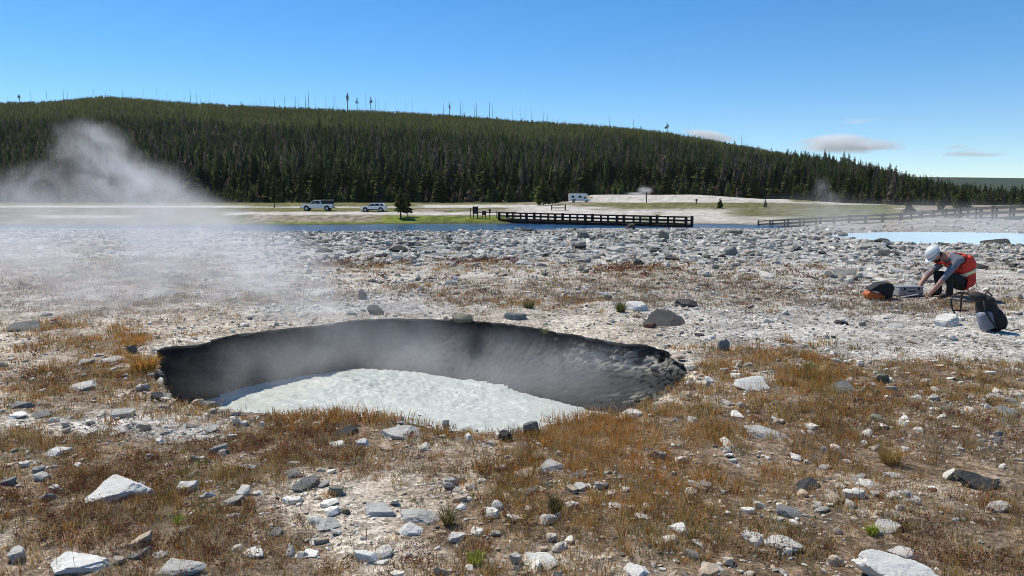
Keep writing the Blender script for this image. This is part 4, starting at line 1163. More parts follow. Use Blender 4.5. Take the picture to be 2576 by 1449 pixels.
# ================================================================= vehicles, bridge, boardwalk, signs
def paint(name, c, rough=.3): return surf(name, c, tuple(x * .96 for x in c), 3, rough, 0, coat=.5)
V_WHITE = paint('white_car_paint', (.88, .865, .83), .5); V_GLASS = surf('dark_car_glass', (.012, .013, .015), (.008, .009, .01), 3, .22, 0, spec=.25)
V_BLACK = surf('black_plastic', (.02, .02, .021), (.014, .014, .015), 8, .55, .05); V_TYRE = surf('tyre_rubber', (.018, .018, .018), (.012, .012, .012), 20, .9, .1)
V_RIM = surf('alloy_rim', (.45, .46, .47), (.35, .36, .37), 8, .35, 0, metal=.8); V_LAMP = surf('headlamp_glass', (.7, .72, .75), (.5, .5, .52), 10, .15, 0); V_RED = surf('tail_lamp', (.45, .02, .02), (.3, .015, .015), 8, .25, 0)
V_GREY = surf('grey_trim', (.25, .25, .26), (.2, .2, .2), 6, .5, 0)

def wheel(parent, x, y, r, w_=.24):
    s = -1 if y < 0 else 1
    w = MB().tube([(0, -w_ / 2, 0), (0, -w_ / 2 + .03, 0), (0, w_ / 2 - .03, 0), (0, w_ / 2, 0)], [r * .9, r, r, r * .9], 24).build('wheel', V_TYRE, parent, True)
    w.location = (x, y, r)
    mb = MB().cyl((0, s * (w_ / 2 - .02), 0), (0, s * (w_ / 2 + .012), 0), r * .62, 18)
    mb.build('rim', V_RIM, w); return w
def side_panel(parent, name, prof, yw, m, th=.015, off=.012):
    """thin pane lying on both flanks: prof in xz"""
    for s in (-1, 1):
        y = s * yw
        MB().prism(prof, y + s * (off - th), y + s * off).build(name, m, parent)

def pickup(loc, rz, label):
    t_ = thing('pickup_truck', label, 'pickup truck', loc, rz); t_.scale = (1.0, 1.0, 1.06)
    low = [(-2.9, .48), (-2.95, .62), (-2.95, 1.0), (-2.86, 1.12), (-1.35, 1.22), (2.9, 1.24), (2.94, .62), (2.88, .5)]
    MB().prism(low, -.98, .98, .05).build('body', V_WHITE, t_)
    MB().prism([(-1.42, 1.2), (-.62, 1.84), (-.45, 1.9), (.62, 1.92), (.78, 1.2)], -.86, .86, .05).build('cab', V_WHITE, t_)
    side_panel(t_, 'window', [(-1.12, 1.27), (-.58, 1.76), (-.36, 1.8), (-.36, 1.27)], .86, V_GLASS); side_panel(t_, 'window', [(-.28, 1.27), (-.28, 1.8), (.5, 1.82), (.6, 1.27)], .86, V_GLASS)
    MB().prism([(-1.36, 1.27), (-.7, 1.8), (-.68, 1.79), (-1.33, 1.26)], -.76, .76).build('windscreen', V_GLASS, t_)
    MB().prism([(.84, 1.22), (.84, 1.86), (2.82, 1.86), (2.9, 1.22)], -.9, .9, .04).build('topper', V_GLASS, t_)
    MB().box((1.83, 0, 1.9), (2.05, 1.86, .07), bevel=.02).build('topper_roof', V_WHITE, t_)
    for s in (-1, 1):
        for x_ in (-1.95, 1.85): MB().cyl((x_, s * .93, .47), (x_, s * .988, .47), .5, 24).build('wheel_arch', V_BLACK, t_)
        MB().box((-1.05, s * 1.1, 1.3), (.14, .2, .2), bevel=.03).build('mirror', V_BLACK, t_)
        MB().box((-2.93, s * .74, .93), (.1, .36, .17), bevel=.02).build('headlight', V_LAMP, t_)
        MB().box((2.94, s * .86, 1.0), (.05, .16, .34), bevel=.01).build('tail_light', V_RED, t_)
        for x_ in (-.42, .66): MB().box((x_, s * .984, .92), (.17, .02, .04)).build('door_handle', V_GREY, t_)
    MB().box((-2.96, 0, .9), (.06, 1.05, .26), bevel=.02).build('grille', V_BLACK, t_)
    MB().box((-2.98, 0, .56), (.22, 1.92, .24), bevel=.05).build('bumper', V_BLACK, t_); MB().box((2.99, 0, .6), (.18, 1.8, .2), bevel=.04).build('bumper', V_GREY, t_)
    for x_ in (-1.95, 1.85):
        for s in (-1, 1): wheel(t_, x_, s * .90, .41, .27)
    return t_
def suv(loc, rz, label):
    t_ = thing('estate_car', label, 'car', loc, rz)
    MB().prism([(-2.28, .4), (-2.36, .55), (-2.34, .82), (-2.15, .95), (-1.1, 1.05), (2.2, 1.1), (2.34, .9), (2.36, .5), (2.28, .38)], -.9, .9, .06).build('body', V_WHITE, t_)
    MB().prism([(-1.15, 1.03), (-.35, 1.5), (-.1, 1.56), (1.75, 1.57), (2.28, 1.08)], -.78, .78, .06).build('cabin', V_WHITE, t_)
    side_panel(t_, 'window', [(-.82, 1.1), (-.26, 1.44), (.22, 1.48), (.22, 1.1)], .78, V_GLASS); side_panel(t_, 'window', [(.3, 1.1), (.3, 1.48), (1.12, 1.49), (1.12, 1.1)], .78, V_GLASS); side_panel(t_, 'window', [(1.26, 1.12), (1.26, 1.46), (1.66, 1.46), (1.98, 1.12)], .78, V_GLASS)
    MB().prism([(-1.1, 1.1), (-.42, 1.5), (-.39, 1.49), (-1.06, 1.08)], -.7, .7).build('windscreen', V_GLASS, t_)
    for s in (-1, 1):
        for x_ in (-1.42, 1.42): MB().cyl((x_, s * .85, .42), (x_, s * .908, .42), .43, 24).build('wheel_arch', V_BLACK, t_)
        MB().box((-.8, s * .97, 1.12), (.14, .18, .13), bevel=.03).build('mirror', V_BLACK, t_)
        MB().box((-2.27, s * .66, .78), (.16, .34, .13), bevel=.02).build('headlight', V_LAMP, t_); MB().box((2.3, s * .76, .95), (.08, .2, .22), bevel=.02).build('tail_light', V_RED, t_)
        MB().box((0, s * .905, .42), (3.0, .03, .14), bevel=.01).build('sill', V_BLACK, t_); MB().tube([(-.1, s * .6, 1.58), (-.05, s * .6, 1.63), (1.7, s * .6, 1.63), (1.75, s * .6, 1.58)], .02, 6).build('roof_rail', V_GREY, t_)
    MB().box((-2.36, 0, .5), (.12, 1.6, .2), bevel=.04).build('bumper', V_BLACK, t_)
    for x_ in (-1.42, 1.42):
        for s in (-1, 1): wheel(t_, x_, s * .83, .35, .22)
    return t_
def camper(loc, rz, label):
    t_ = thing('camper_van', label, 'camper', loc, rz); t_.scale = (.84, .84, .84)         # cab towards +x
    MB().prism([(-3.3, .55), (-3.35, 2.8), (-3.2, 2.95), (2.2, 2.95), (2.75, 2.7), (2.75, 2.1), (1.3, 2.0), (1.3, .55)], -1.15, 1.15, .05).build('body', V_WHITE, t_)
    MB().prism([(1.3, .5), (1.3, 1.98), (2.1, 1.98), (2.75, 1.35), (3.5, 1.18), (3.55, .5)], -.98, .98, .06).build('cab', V_WHITE, t_)
    side_panel(t_, 'window', [(1.5, 1.32), (1.5, 1.85), (2.05, 1.85), (2.5, 1.32)], .98, V_GLASS); side_panel(t_, 'window', [(-2.6, 1.6), (-2.6, 2.25), (-1.7, 2.25), (-1.7, 1.6)], 1.15, V_GLASS); side_panel(t_, 'window', [(-.3, 1.6), (-.3, 2.25), (.75, 2.25), (.75, 1.6)], 1.15, V_GLASS)
    side_panel(t_, 'hatch', [(-2.3, .65), (-2.3, 1.15), (-1.2, 1.15), (-1.2, .65)], 1.15, V_GREY)
    MB().prism([(2.12, 1.9), (2.72, 1.36), (2.76, 1.38), (2.16, 1.93)], -.85, .85).build('windscreen', V_GLASS, t_); MB().box((3.55, 0, .6), (.14, 1.9, .22), bevel=.04).build('bumper', V_BLACK, t_)
    MB().box((-1, 0, 3.02), (.9, .7, .16), bevel=.04).build('roof_vent', V_GREY, t_)
    for s in (-1, 1): MB().box((3.5, s * .72, .95), (.1, .3, .18), bevel=.02).build('headlight', V_LAMP, t_)
    for x_ in (-1.75, 2.5):
        for s in (-1, 1): wheel(t_, x_, s * (1.06 if x_ < 0 else .92), .38, .25)
    return t_
def stand(u, vb, d=None):
    if d: p = at(u, vb, d)
    else: p, d = ground_hit(u, vb)
    return p, d
p, d = stand(797, 530.5); pickup((p.x, p.y + .9, gz1(p.x, p.y + .9) - .02), .03, 'white pickup truck with dark topper driving on the gravel road')
p, d = stand(938, 532.5); suv((p.x, p.y + .9, gz1(p.x, p.y + .9) - .02), .02, 'white estate car with dark windows on the gravel road')
p, d = stand(1457, 509.5); camper((p.x, p.y + 1, gz1(p.x, p.y + 1) - .02), .04, 'white camper parked by the trees left of the sinter mound')

# ---- timber
W_DARK = surf('dark_brown_timber', (.045, .028, .02), (.025, .017, .013), 3, .85, .3, .02, spec=.2); W_GREY = surf('weathered_grey_timber', (.10, .085, .075), (.06, .05, .045), 3, .9, .3, .02, spec=.15)
W_SIGN = surf('sign_panel_brown', (.035, .018, .013), (.028, .015, .011), 2, .6, .05)

def walkway(name, label, cat, A, B, wid, n_post, rail_h, mat_, big=.26, small=.2, deck_t=.3, piers=(), every=1):
    """timber footbridge: deck, two beams, rails each side, posts, piers; parts in world axes under an empty at A"""
    A, B = Vector(A), Vector(B); t_ = thing(name, label, cat, A)
    L = B - A; hz_ = Vector((L.x, L.y, 0)); ln = hz_.length; ang = math.atan2(L.y, L.x); nrm = Vector((-L.y, L.x, 0)).normalized(); up = Vector((0, 0, 1)); pitch = -math.asin(L.z / L.length)
    def bar(nm, c, size): return MB().box((0, 0, 0), (L.length + size[0], size[1], size[2]), rz=ang, ry=pitch, bevel=.015).build(nm, mat_, t_, loc=c)
    mid = L / 2
    bar('deck', mid - up * .06, (0, wid, .1))
    for s in (-1, 1):
        o_ = nrm * (s * wid / 2)
        bar('beam', mid + o_ * .94 - up * (.06 + deck_t / 2 + .05), (0, .18, deck_t)); bar('kerb_rail', mid + o_ + up * .1, (0, .14, .14))
        bar('middle_rail', mid + o_ + up * rail_h * .55, (0, .09, .2)); bar('top_rail', mid + o_ + up * rail_h, (.2, .2, .16))
        for k_ in range(n_post):
            q_ = k_ / (n_post - 1); p_ = L * q_ + o_ * 1.06
            sz = big if k_ % 2 == 0 else small; hh = rail_h + (.14 if k_ % 2 == 0 else -.02)
            MB().box((0, 0, hh / 2 - .2), (sz, sz, hh + .4), rz=ang, bevel=.02).build('post', mat_, t_, loc=p_)
    for q_, pw in piers:
        p_ = L * q_; gzz = min(gz1(A.x + p_.x, A.y + p_.y), A.z - 1.0)
        mb = MB(); hgt = (A + p_).z - .45 - gzz + .4
        for r_ in range(max(2, int(hgt / .3))):
            mb.box((0, 0, -.45 - .15 - r_ * .3), (pw * (1 - .04 * r_ + .1 * (r_ % 2)), wid * (1.0 if r_ % 2 else .92), .28), rz=ang, bevel=.02)
        mb.build('pier', mat_, t_, loc=p_)
    return t_
A = at(1266, 552, 124); B = at(1733, 566, 106)
walkway('footbridge', 'dark timber footbridge with railings crossing the river', 'footbridge', A, B, 2.2, 13, 1.1, W_DARK, .34, .24, .35, ((.03, 2.6), (.23, 2.4), (.42, 2.4), (.62, 1.4), (.8, 1.2)))
BW = [(1922, 574, 112), (2080, 567, 100), (2290, 561, 84), (2440, 553, 72), (2720, 545, 60)]
for k_ in range(4):
    a = at(*BW[k_]); b = at(*BW[k_ + 1])
    lab = ['low weathered boardwalk section starting behind the rubble, farthest left', 'weathered boardwalk section half lost in drifting steam', 'weathered boardwalk section behind the pale blue pool', 'nearest weathered boardwalk section running out at the right edge'][k_]
    walkway('boardwalk', lab, 'boardwalk', a, b, 2.0, [5, 6, 6, 7][k_], 1.05, W_GREY, .18, .15, .25)

def sign_board(u, vb, w_, h_, z0, posts, label, m=W_SIGN, d=None):
    p, d = stand(u, vb, d); s = d / F; t_ = thing('information_sign', label, 'sign', p)
    MB().box((0, 0, (z0 + h_ / 2) * s), (w_ * s, .1, h_ * s), bevel=.02).build('panel', m, t_)
    for q_ in posts: MB().box((q_ * s, .08, (z0 + h_) * s / 2), (.13, .13, (z0 + h_) * s + .1), bevel=.015).build('post', W_DARK, t_)
    return t_
sign_board(1196, 548, 14, 18, 10, (-5, 5), 'tall dark information board on two posts left of the bridge')
sign_board(1218, 549, 10, 10, 8, (-3.5, 3.5), 'low dark board on posts between the tall board and the bridge')
sign_board(1232, 552, 5, 9, 17, (0,), 'narrow dark sign on one post beside the bridge end')
p, d = stand(1183, 548); t_ = thing('timber_post', 'thin dark post left of the tall information board', 'post', p); MB().box((0, 0, .75), (.14, .14, 1.7), bevel=.02).build('shaft', W_DARK, t_); MB().box((0, 0, 1.62), (.19, .19, .06), bevel=.01).build('cap', W_DARK, t_)
p, d = stand(1405, 529); t_ = thing('timber_stand', 'open brown timber frame like a notice stand on the pale path', 'notice stand', p); s = d / F
for q_ in (-17, 17):
    for y_ in (-.45, .45): MB().box((q_ * s, y_, 6.5 * s), (.16, .16, 13 * s), bevel=.02).build('leg', W_DARK, t_)
MB().box((0, 0, 13 * s), (38 * s, 1.1, .14), bevel=.02).build('top', W_DARK, t_); MB().box((0, -.45, 6 * s), (34 * s, .08, .16), bevel=.01).build('rail', W_DARK, t_)
p, d = stand(1250, 548); t_ = thing('rail_fence', 'low rail fence leading up to the left end of the bridge', 'fence', p)
for q_ in (-3.2, 0, 3): MB().box((q_, 0, .5), (.16, .16, 1.1), bevel=.02).build('post', W_DARK, t_)
MB().box((-.1, 0, .9), (6.6, .1, .12), bevel=.01).build('rail', W_DARK, t_)
p, d = stand(1626, 511); t_ = thing('marker_pole', 'thin tall pole standing before the small white steam vent', 'pole', p); s = d / F
MB().cyl((0, 0, -.1), (0, 0, 26 * s), .12, 8).build('shaft', W_GREY, t_); MB().box((0, 0, 26 * s), (.3, .3, .2), bevel=.03).build('cap', W_GREY, t_)
p, d = stand(1752, 513); t_ = thing('trail_sign', 'tiny brown trail sign on the white sinter mound', 'sign', p); s = d / F
MB().box((0, 0, 9 * s), (5 * s, .08, 6 * s), bevel=.02).build('panel', W_SIGN, t_); MB().box((0, .08, 5 * s), (.14, .12, 11 * s), bevel=.01).build('post', W_DARK, t_)
# ================================================================= kneeling worker and gear
S_SKIN = surf('skin', (.46, .25, .18), (.40, .21, .15), 14, .55, .05, .004); S_SHIRT = surf('grey_tee_cotton', (.19, .20, .24), (.14, .15, .18), 9, .9, .2, .01)
S_PANTS = surf('black_work_trousers', (.022, .022, .026), (.014, .014, .016), 12, .85, .2, .01); S_BOOT = surf('dark_boot_leather', (.03, .024, .02), (.018, .015, .012), 14, .6, .15, .008)
S_VEST = surf('orange_red_vest_fabric', (.66, .048, .028), (.54, .036, .022), 10, .75, .2, .012); S_REFL = surf('pale_reflective_tape', (.72, .70, .42), (.62, .60, .36), 22, .35, .05)
S_HELM = surf('white_hard_hat_shell', (.78, .78, .77), (.72, .72, .71), 4, .35, 0, coat=.3); S_HAIR = surf('dark_brown_hair', (.035, .022, .014), (.02, .013, .008), 30, .8, .4, .01)

def skinned(chains, radii, root, sub=2):
    """chains: lists of vertex names; pos/radius per vertex; returns a mesh grown round the skeleton"""
    names = list(radii.keys()); ix = {n_: i for i, n_ in enumerate(names)}
    vs = [radii[n_][0] for n_ in names]; es = []
    for c_ in chains: es += [(ix[a_], ix[b_]) for a_, b_ in zip(c_[:-1], c_[1:])]
    me = bpy.data.meshes.new('skeleton'); me.from_pydata(vs, es, []); o_ = bpy.data.objects.new('skeleton', me); COL.objects.link(o_)
    md = o_.modifiers.new('skin', 'SKIN'); md.use_smooth_shade = True
    if not me.skin_vertices: 
        bpy.context.view_layer.objects.active = o_
    for n_, sv in zip(names, me.skin_vertices[0].data):
        r_ = radii[n_][1]; sv.radius = r_ if isinstance(r_, tuple) else (r_, r_); sv.use_root = (n_ == root)
    sb = o_.modifiers.new('sub', 'SUBSURF'); sb.levels = sub; sb.render_levels = sub
    dg = bpy.context.evaluated_depsgraph_get(); dg.update()
    out = bpy.data.meshes.new_from_object(o_.evaluated_get(dg)); bpy.data.objects.remove(o_)
    return out

pw, dw = ground_hit(2400, 747)
PZ0 = gz1(pw.x, pw.y)
worker = thing('person', 'worker in white hard hat and orange red safety vest squatting over equipment on the flat', 'person', (pw.x, pw.y, PZ0 - .01))
J = {
 'pelvis': ((.15, 0, .25), (.155, .15)), 'waist': ((.16, 0, .37), (.15, .15)), 'belly': ((.13, 0, .50), (.165, .155)), 'chest': ((.03, 0, .635), (.19, .16)), 'upper': ((-.09, 0, .715), (.175, .125)),
 'neck': ((-.225, .0, .745), .062), 'skull': ((-.31, 0, .75), .07),
}
ch = [['pelvis', 'waist', 'belly', 'chest', 'upper', 'neck', 'skull']]
for s, nm in ((-1, 'a'), (1, 'b')):
    dx = 0.0 if s < 0 else -.06
    J['sh' + nm] = ((-.10, s * .19, .645), .078); J['el' + nm] = ((-.335 + dx * .5, s * .235, .37), .05); J['fa' + nm] = ((-.43 + dx, s * .20, .21), .045); J['wr' + nm] = ((-.505 + dx, s * .15, .095), .03); J['pa' + nm] = ((-.545 + dx, s * .135, .04), (.036, .02))
    ch.append(['upper', 'sh' + nm, 'el' + nm, 'fa' + nm, 'wr' + nm, 'pa' + nm])
    J['hip' + nm] = ((.10, s * .11, .235), .115); J['th' + nm] = ((-.07, s * .17, .35), .095); J['kn' + nm] = ((-.235, s * .20, .42), .068); J['ca' + nm] = ((-.19, s * .18, .25), .062); J['an' + nm] = ((-.175, s * .16, .08), .042); J['he' + nm] = ((-.15, s * .155, .045), .042); J['ba' + nm] = ((-.32, s * .175, .035), .042); J['to' + nm] = ((-.40, s * .18, .03), .03)
    ch += [['pelvis', 'hip' + nm, 'th' + nm, 'kn' + nm, 'ca' + nm, 'an' + nm, 'ba' + nm, 'to' + nm], ['an' + nm, 'he' + nm]]
body = skinned(ch, J, 'pelvis', 2)

def seg_d(p, a, b):
    a, b = np.array(a), np.array(b); ab = b - a; t_ = np.clip(((p - a) @ ab) / (ab @ ab), 0, 1); return np.linalg.norm(p - (a + t_[:, None] * ab), axis=1)
BONES = []
def zonep(z_, *names): 
    for a_, b_ in zip(names[:-1], names[1:]): BONES.append((z_, J[a_][0], J[b_][0]))
zonep('P', 'pelvis', 'waist'); zonep('V', 'waist', 'belly', 'chest', 'upper'); zonep('K', 'neck', 'skull'); BONES.append(('V', J['upper'][0], (-.17, 0, .715)))
for nm in 'ab':
    zonep('S', 'sh' + nm, 'el' + nm); zonep('K', 'fa' + nm, 'wr' + nm, 'pa' + nm); BONES.append(('K', tuple(np.array(J['sh' + nm][0]) * .3 + np.array(J['el' + nm][0]) * .7), J['fa' + nm][0]))
    zonep('P', 'hip' + nm, 'th' + nm, 'kn' + nm, 'ca' + nm); zonep('P', 'ca' + nm, 'an' + nm); zonep('B', 'he' + nm, 'an' + nm, 'ba' + nm, 'to' + nm)
def centers(me):
    n_ = len(me.polygons); c_ = np.empty(n_ * 3); me.polygons.foreach_get('center', c_); return c_.reshape(-1, 3)
def classify(me):
    c_ = centers(me); D = np.stack([seg_d(c_, a, b) for _, a, b in BONES], 1); k_ = D.argmin(1)
    return c_, np.array([BONES[i][0] for i in k_])
cen, cls = classify(body)
for m_ in (S_SKIN, S_SHIRT, S_PANTS, S_BOOT): body.materials.append(m_)
body.polygons.foreach_set('material_index', np.array([{'K': 0, 'S': 1, 'V': 1, 'P': 2, 'B': 3}[q_] for q_ in cls], np.int32))

# head with a face, looking down to the left
hm = bmesh.new(); bmesh.ops.create_uvsphere(hm, u_segments=28, v_segments=20, radius=1)
for v in hm.verts:
    x_, y_, z_ = v.co        # face towards -x
    sx, sy, sz = .098, .078, .118
    if z_ < -.1: sy *= 1 - .28 * (-z_ - .1); 
    if x_ < 0 and z_ < -.35: sx *= 1.02
    p_ = Vector((x_ * sx, y_ * sy, z_ * sz))
    nose = math.exp(-((y_ / .17) ** 2 + ((z_ + .12) / .20) ** 2)) if x_ < 0 else 0
    eye = sum(math.exp(-(((y_ - e_) / .16) ** 2 + ((z_ - .12) / .12) ** 2)) for e_ in (-.4, .4)) if x_ < 0 else 0
    mouth = math.exp(-((y_ / .3) ** 2 + ((z_ + .52) / .07) ** 2)) if x_ < 0 else 0
    chin = math.exp(-((y_ / .35) ** 2 + ((z_ + .85) / .16) ** 2)) if x_ < .2 else 0
    p_.x += -.030 * nose + .012 * eye + .006 * mouth - .02 * chin
    v.co = p_
for s in (-1, 1): bmesh.ops.create_uvsphere(hm, u_segments=10, v_segments=8, radius=1, matrix=Matrix.Translation((.01, s * .078, -.005)) @ Matrix.Diagonal((.02, .012, .034, 1)))
HM = Matrix.Translation((-.375, 0, .75)) @ Matrix.Rotation(math.radians(-52), 4, 'Y')
bmesh.ops.transform(hm, matrix=HM, verts=hm.verts)
hme = bpy.data.meshes.new('head'); hm.to_mesh(hme); hm.free(); hme.materials.append(S_SKIN); hme.polygons.foreach_set('use_smooth', np.ones(len(hme.polygons), bool))

# hands: five separate bent fingers rooted in the palm
def hand(wr, pa, s):
    wr, pa = Vector(wr), Vector(pa); d_ = (pa - wr).normalized(); sd_ = Vector((0, 1, 0)); sd_ = (sd_ - d_ * sd_.dot(d_)).normalized(); nr_ = d_.cross(sd_)
    if nr_.x < 0: nr_ = -nr_
    Jh = {'p0': (tuple(pa - d_ * .01), (.032, .018))}; chs = []
    Jh['p1'] = (tuple(pa + d_ * .03), (.036, .015)); chs.append(['p0', 'p1'])
    meshes = [skinned(chs, Jh, 'p0', 2)]
    for q_, (off, ln) in enumerate(((-.030, .066), (-.011, .078), (.010, .072), (.029, .058))):
        b_ = pa + d_ * .03 + sd_ * off; cur = b_; pts = [tuple(b_ - d_ * .015), tuple(b_)]
        for w_, bend in ((.42, .35), (.32, .9), (.26, 1.25)):
            cur = cur + (d_ * math.cos(bend) + nr_ * math.sin(bend)) * (ln * w_); pts.append(tuple(cur))
        Jf = {'f%d' % i: (p_, .0095 - .0008 * i) for i, p_ in enumerate(pts)}
        meshes.append(skinned([list(Jf)], Jf, 'f0', 2))
    tb = pa + sd_ * (-s * .034) - d_ * .012
    Jt = {'t0': (tuple(pa), .011), 't1': (tuple(tb), .0115), 't2': (tuple(tb + (-sd_ * s * .6 + d_ * .7 + nr_ * .3).normalized() * .035), .0100), 't3': (tuple(tb + (-sd_ * s * .35 + d_ * .8 + nr_ * .5).normalized() * .064), .0085)}
    meshes.append(skinned([list(Jt)], Jt, 't0', 2))
    return meshes
def join(name, mes, mats, parent):
    bm = bmesh.new()
    for m_ in mes: bm.from_mesh(m_)
    me = bpy.data.meshes.new(name); bm.to_mesh(me); bm.free()
    for m_ in mats: me.materials.append(m_)
    me.polygons.foreach_set('use_smooth', np.ones(len(me.polygons), bool)); return obj(name, me, parent)
hands = hand(J['wra'][0], J['paa'][0], -1) + hand(J['wrb'][0], J['pab'][0], 1)
# face details in the same mesh: eyes and brows
join('body', [body, hme] + hands, [S_SKIN, S_SHIRT, S_PANTS, S_BOOT], worker)
def placed(mb, name, m_, sm=True):
    bmesh.ops.transform(mb.bm, matrix=HM, verts=mb.bm.verts); return mb.build(name, m_, worker, sm)
for s in (-1, 1): placed(MB().ell((-.083, s * .033, .012), (.008, .013, .007), 6), 'eye', S_HAIR)
mb = MB(); mb.ell((-.045, 0, -.082), (.060, .062, .050), 10); mb.ell((-.094, 0, -.052), (.012, .03, .010), 6); placed(mb, 'beard', S_HAIR)
mb = MB(); mb.ell((.03, 0, -.005), (.078, .082, .085), 12); placed(mb, 'hair', S_HAIR)
# hard hat: shell, brim, ridge, band
helm = bpy.data.objects.new('hard_hat', None)
bm = bmesh.new(); bmesh.ops.create_uvsphere(bm, u_segments=32, v_segments=18, radius=1)
bmesh.ops.delete(bm, geom=[v for v in bm.verts if v.co.z < -.12], context='VERTS')
for v in bm.verts:
    x_, y_, z_ = v.co; r_ = 1 + .035 * math.exp(-(y_ / .13) ** 2) * (z_ > 0)
    v.co = Vector((x_ * .142 * r_, y_ * .122 * r_, z_ * .128 * r_ + .058))
bmesh.ops.solidify(bm, geom=bm.faces, thickness=.006)
bmesh.ops.transform(bm, matrix=HM, verts=bm.verts)
me = bpy.data.meshes.new('hard_hat'); bm.to_mesh(me); bm.free(); me.materials.append(S_HELM); me.polygons.foreach_set('use_smooth', np.ones(len(me.polygons), bool)); hat = obj('hard_hat', me, worker)
n_ = 40; V = []; Qs = []
for i in range(n_):
    a_ = 2 * math.pi * i / n_; c_, s_ = math.cos(a_), math.sin(a_); ex = .018 + .05 * max(0, -c_) ** 1.5
    for rr_, zz in ((0, .05), (ex, .040), (ex, .034), (0, .042)): V.append(HM @ Vector((c_ * (.140 + rr_), s_ * (.120 + rr_ * .8), zz)))
for i in range(n_):
    for j_i in range(4): Qs.append([i * 4 + j_i, ((i + 1) % n_) * 4 + j_i, ((i + 1) % n_) * 4 + (j_i + 1) % 4, i * 4 + (j_i + 1) % 4])
obj('brim', mesh_np('brim', V, quads=Qs, smooth=True, mats=[S_HELM]), hat)

# vest: shell offset from the torso, open at arms and neck; tape pieces offset further
bmv = bmesh.new(); bmv.from_mesh(body); bmv.faces.ensure_lookup_table()
BV = bmv.copy()
BV.faces.ensure_lookup_table()
Jc = J['upper'][0]
def in_vest(c_):
    x_, y_, z_ = c_
    if abs(y_) > .245: return False
    t_ = (np.array((x_, z_)) - np.array((.15, .25))) @ (np.array((-.25, .46)) / np.hypot(.25, .46))
    return -.02 < t_ < .50
rm = [f for f, q_, c_ in zip(BV.faces, cls, cen) if not (in_vest(c_) and (q_ == 'V' or (q_ == 'P' and c_[0] > .06) or (q_ == 'S' and abs(c_[1]) < .215 and c_[2] > .57)))]
bmesh.ops.delete(BV, geom=rm, context='FACES')
BV.normal_update()
bmesh.ops.delete(BV, geom=[v for v in BV.verts if sum(e.is_boundary for e in v.link_edges) > 2], context='VERTS')
bmesh.ops.delete(BV, geom=[v for v in BV.verts if not v.link_faces], context='VERTS')
for v in BV.verts: v.co += v.normal * .032
me = bpy.data.meshes.new('vest'); BV.to_mesh(me); BV.free(); me.materials.append(S_VEST); me.polygons.foreach_set('use_smooth', np.ones(len(me.polygons), bool)); vest = obj('vest', me, worker); md_ = vest.modifiers.new('thickness', 'SOLIDIFY'); md_.thickness = .008; md_.offset = 0
def tape(test):
    B2 = bmv.copy(); B2.faces.ensure_lookup_table(); bmesh.ops.subdivide_edges(B2, edges=B2.edges, cuts=2, use_grid_fill=True); B2.normal_update()
    rm = [f for f in B2.faces if not test(f.calc_center_median())]
    bmesh.ops.delete(B2, geom=rm, context='FACES'); B2.normal_update()
    for v in B2.verts: v.co += v.normal * .042
    me = bpy.data.meshes.new('reflective_tape'); B2.to_mesh(me); B2.free(); me.materials.append(S_REFL); o_ = obj('reflective_tape', me, vest); md_ = o_.modifiers.new('thickness', 'SOLIDIFY'); md_.thickness = .005; md_.offset = 0; return o_
def along(c_): return (np.array((c_.x, c_.z)) - np.array((.15, .25))) @ (np.array((-.25, .46)) / np.hypot(.25, .46))
tape(lambda c_: abs(c_.y) < .2 and .15 < along(c_) < .215 and c_.x > .02 and c_.z < .6)
tape(lambda c_: c_.y < 0 and .05 < -c_.y < .11 and .24 < along(c_) < .48 and c_.z > .52 and c_.x > -.16)
tape(lambda c_: c_.y > 0 and .05 < c_.y < .11 and .24 < along(c_) < .48 and c_.z > .52 and c_.x > -.16)
bmv.free()

# ---- gear
G_BOX = surf('grey_instrument_case', (.30, .305, .315), (.25, .255, .265), 12, .6, .1); G_BLACK = surf('black_nylon', (.020, .020, .022), (.012, .012, .013), 16, .8, .3, .01); G_ORANGE = surf('orange_case_plastic', (.50, .13, .025), (.40, .10, .02), 8, .5, .1)
G_BLUE = surf('blue_grey_fabric', (.22, .23, .28), (.16, .17, .21), 9, .85, .3, .01); G_WHITE = surf('white_plastic', (.75, .75, .73), (.68, .68, .66), 9, .5, .05)
def pos(u, vb): 
    p, d = ground_hit(u, vb); return Vector((p.x, p.y, gz1(p.x, p.y))), d
p, d = pos(2288, 746); s = d / F
t_ = thing('instrument_case', 'flat grey instrument case on the ground under the worker hands', 'case', p, .06)
MB().box((0, .1, .085), (64 * s, .30, .15), bevel=.018).build('body', G_BOX, t_); MB().box((0, .1, .172), (65 * s, .31, .025), bevel=.01).build('lid', G_BOX, t_)
MB().tube([(-.07, -.06, .10), (-.06, -.09, .10), (.06, -.09, .10), (.07, -.06, .10)], .008, 6).build('handle', G_BLACK, t_)
for q_ in (-.13, .13): MB().box((q_, -.058, .14), (.03, .012, .05), bevel=.004).build('latch', G_BLACK, t_)
p, d = pos(2283, 752); t_ = thing('white_rod', 'thin white rod lying on the ground in front of the grey case', 'rod', p)
MB().tube([(-.2, 0, .015), (.0, 0, .05), (.2, .0, .085)], .009, 8).build('shaft', G_WHITE, t_, True); MB().cyl((.19, 0, .083), (.24, 0, .09), .013, 8).build('grip', G_BLACK, t_)
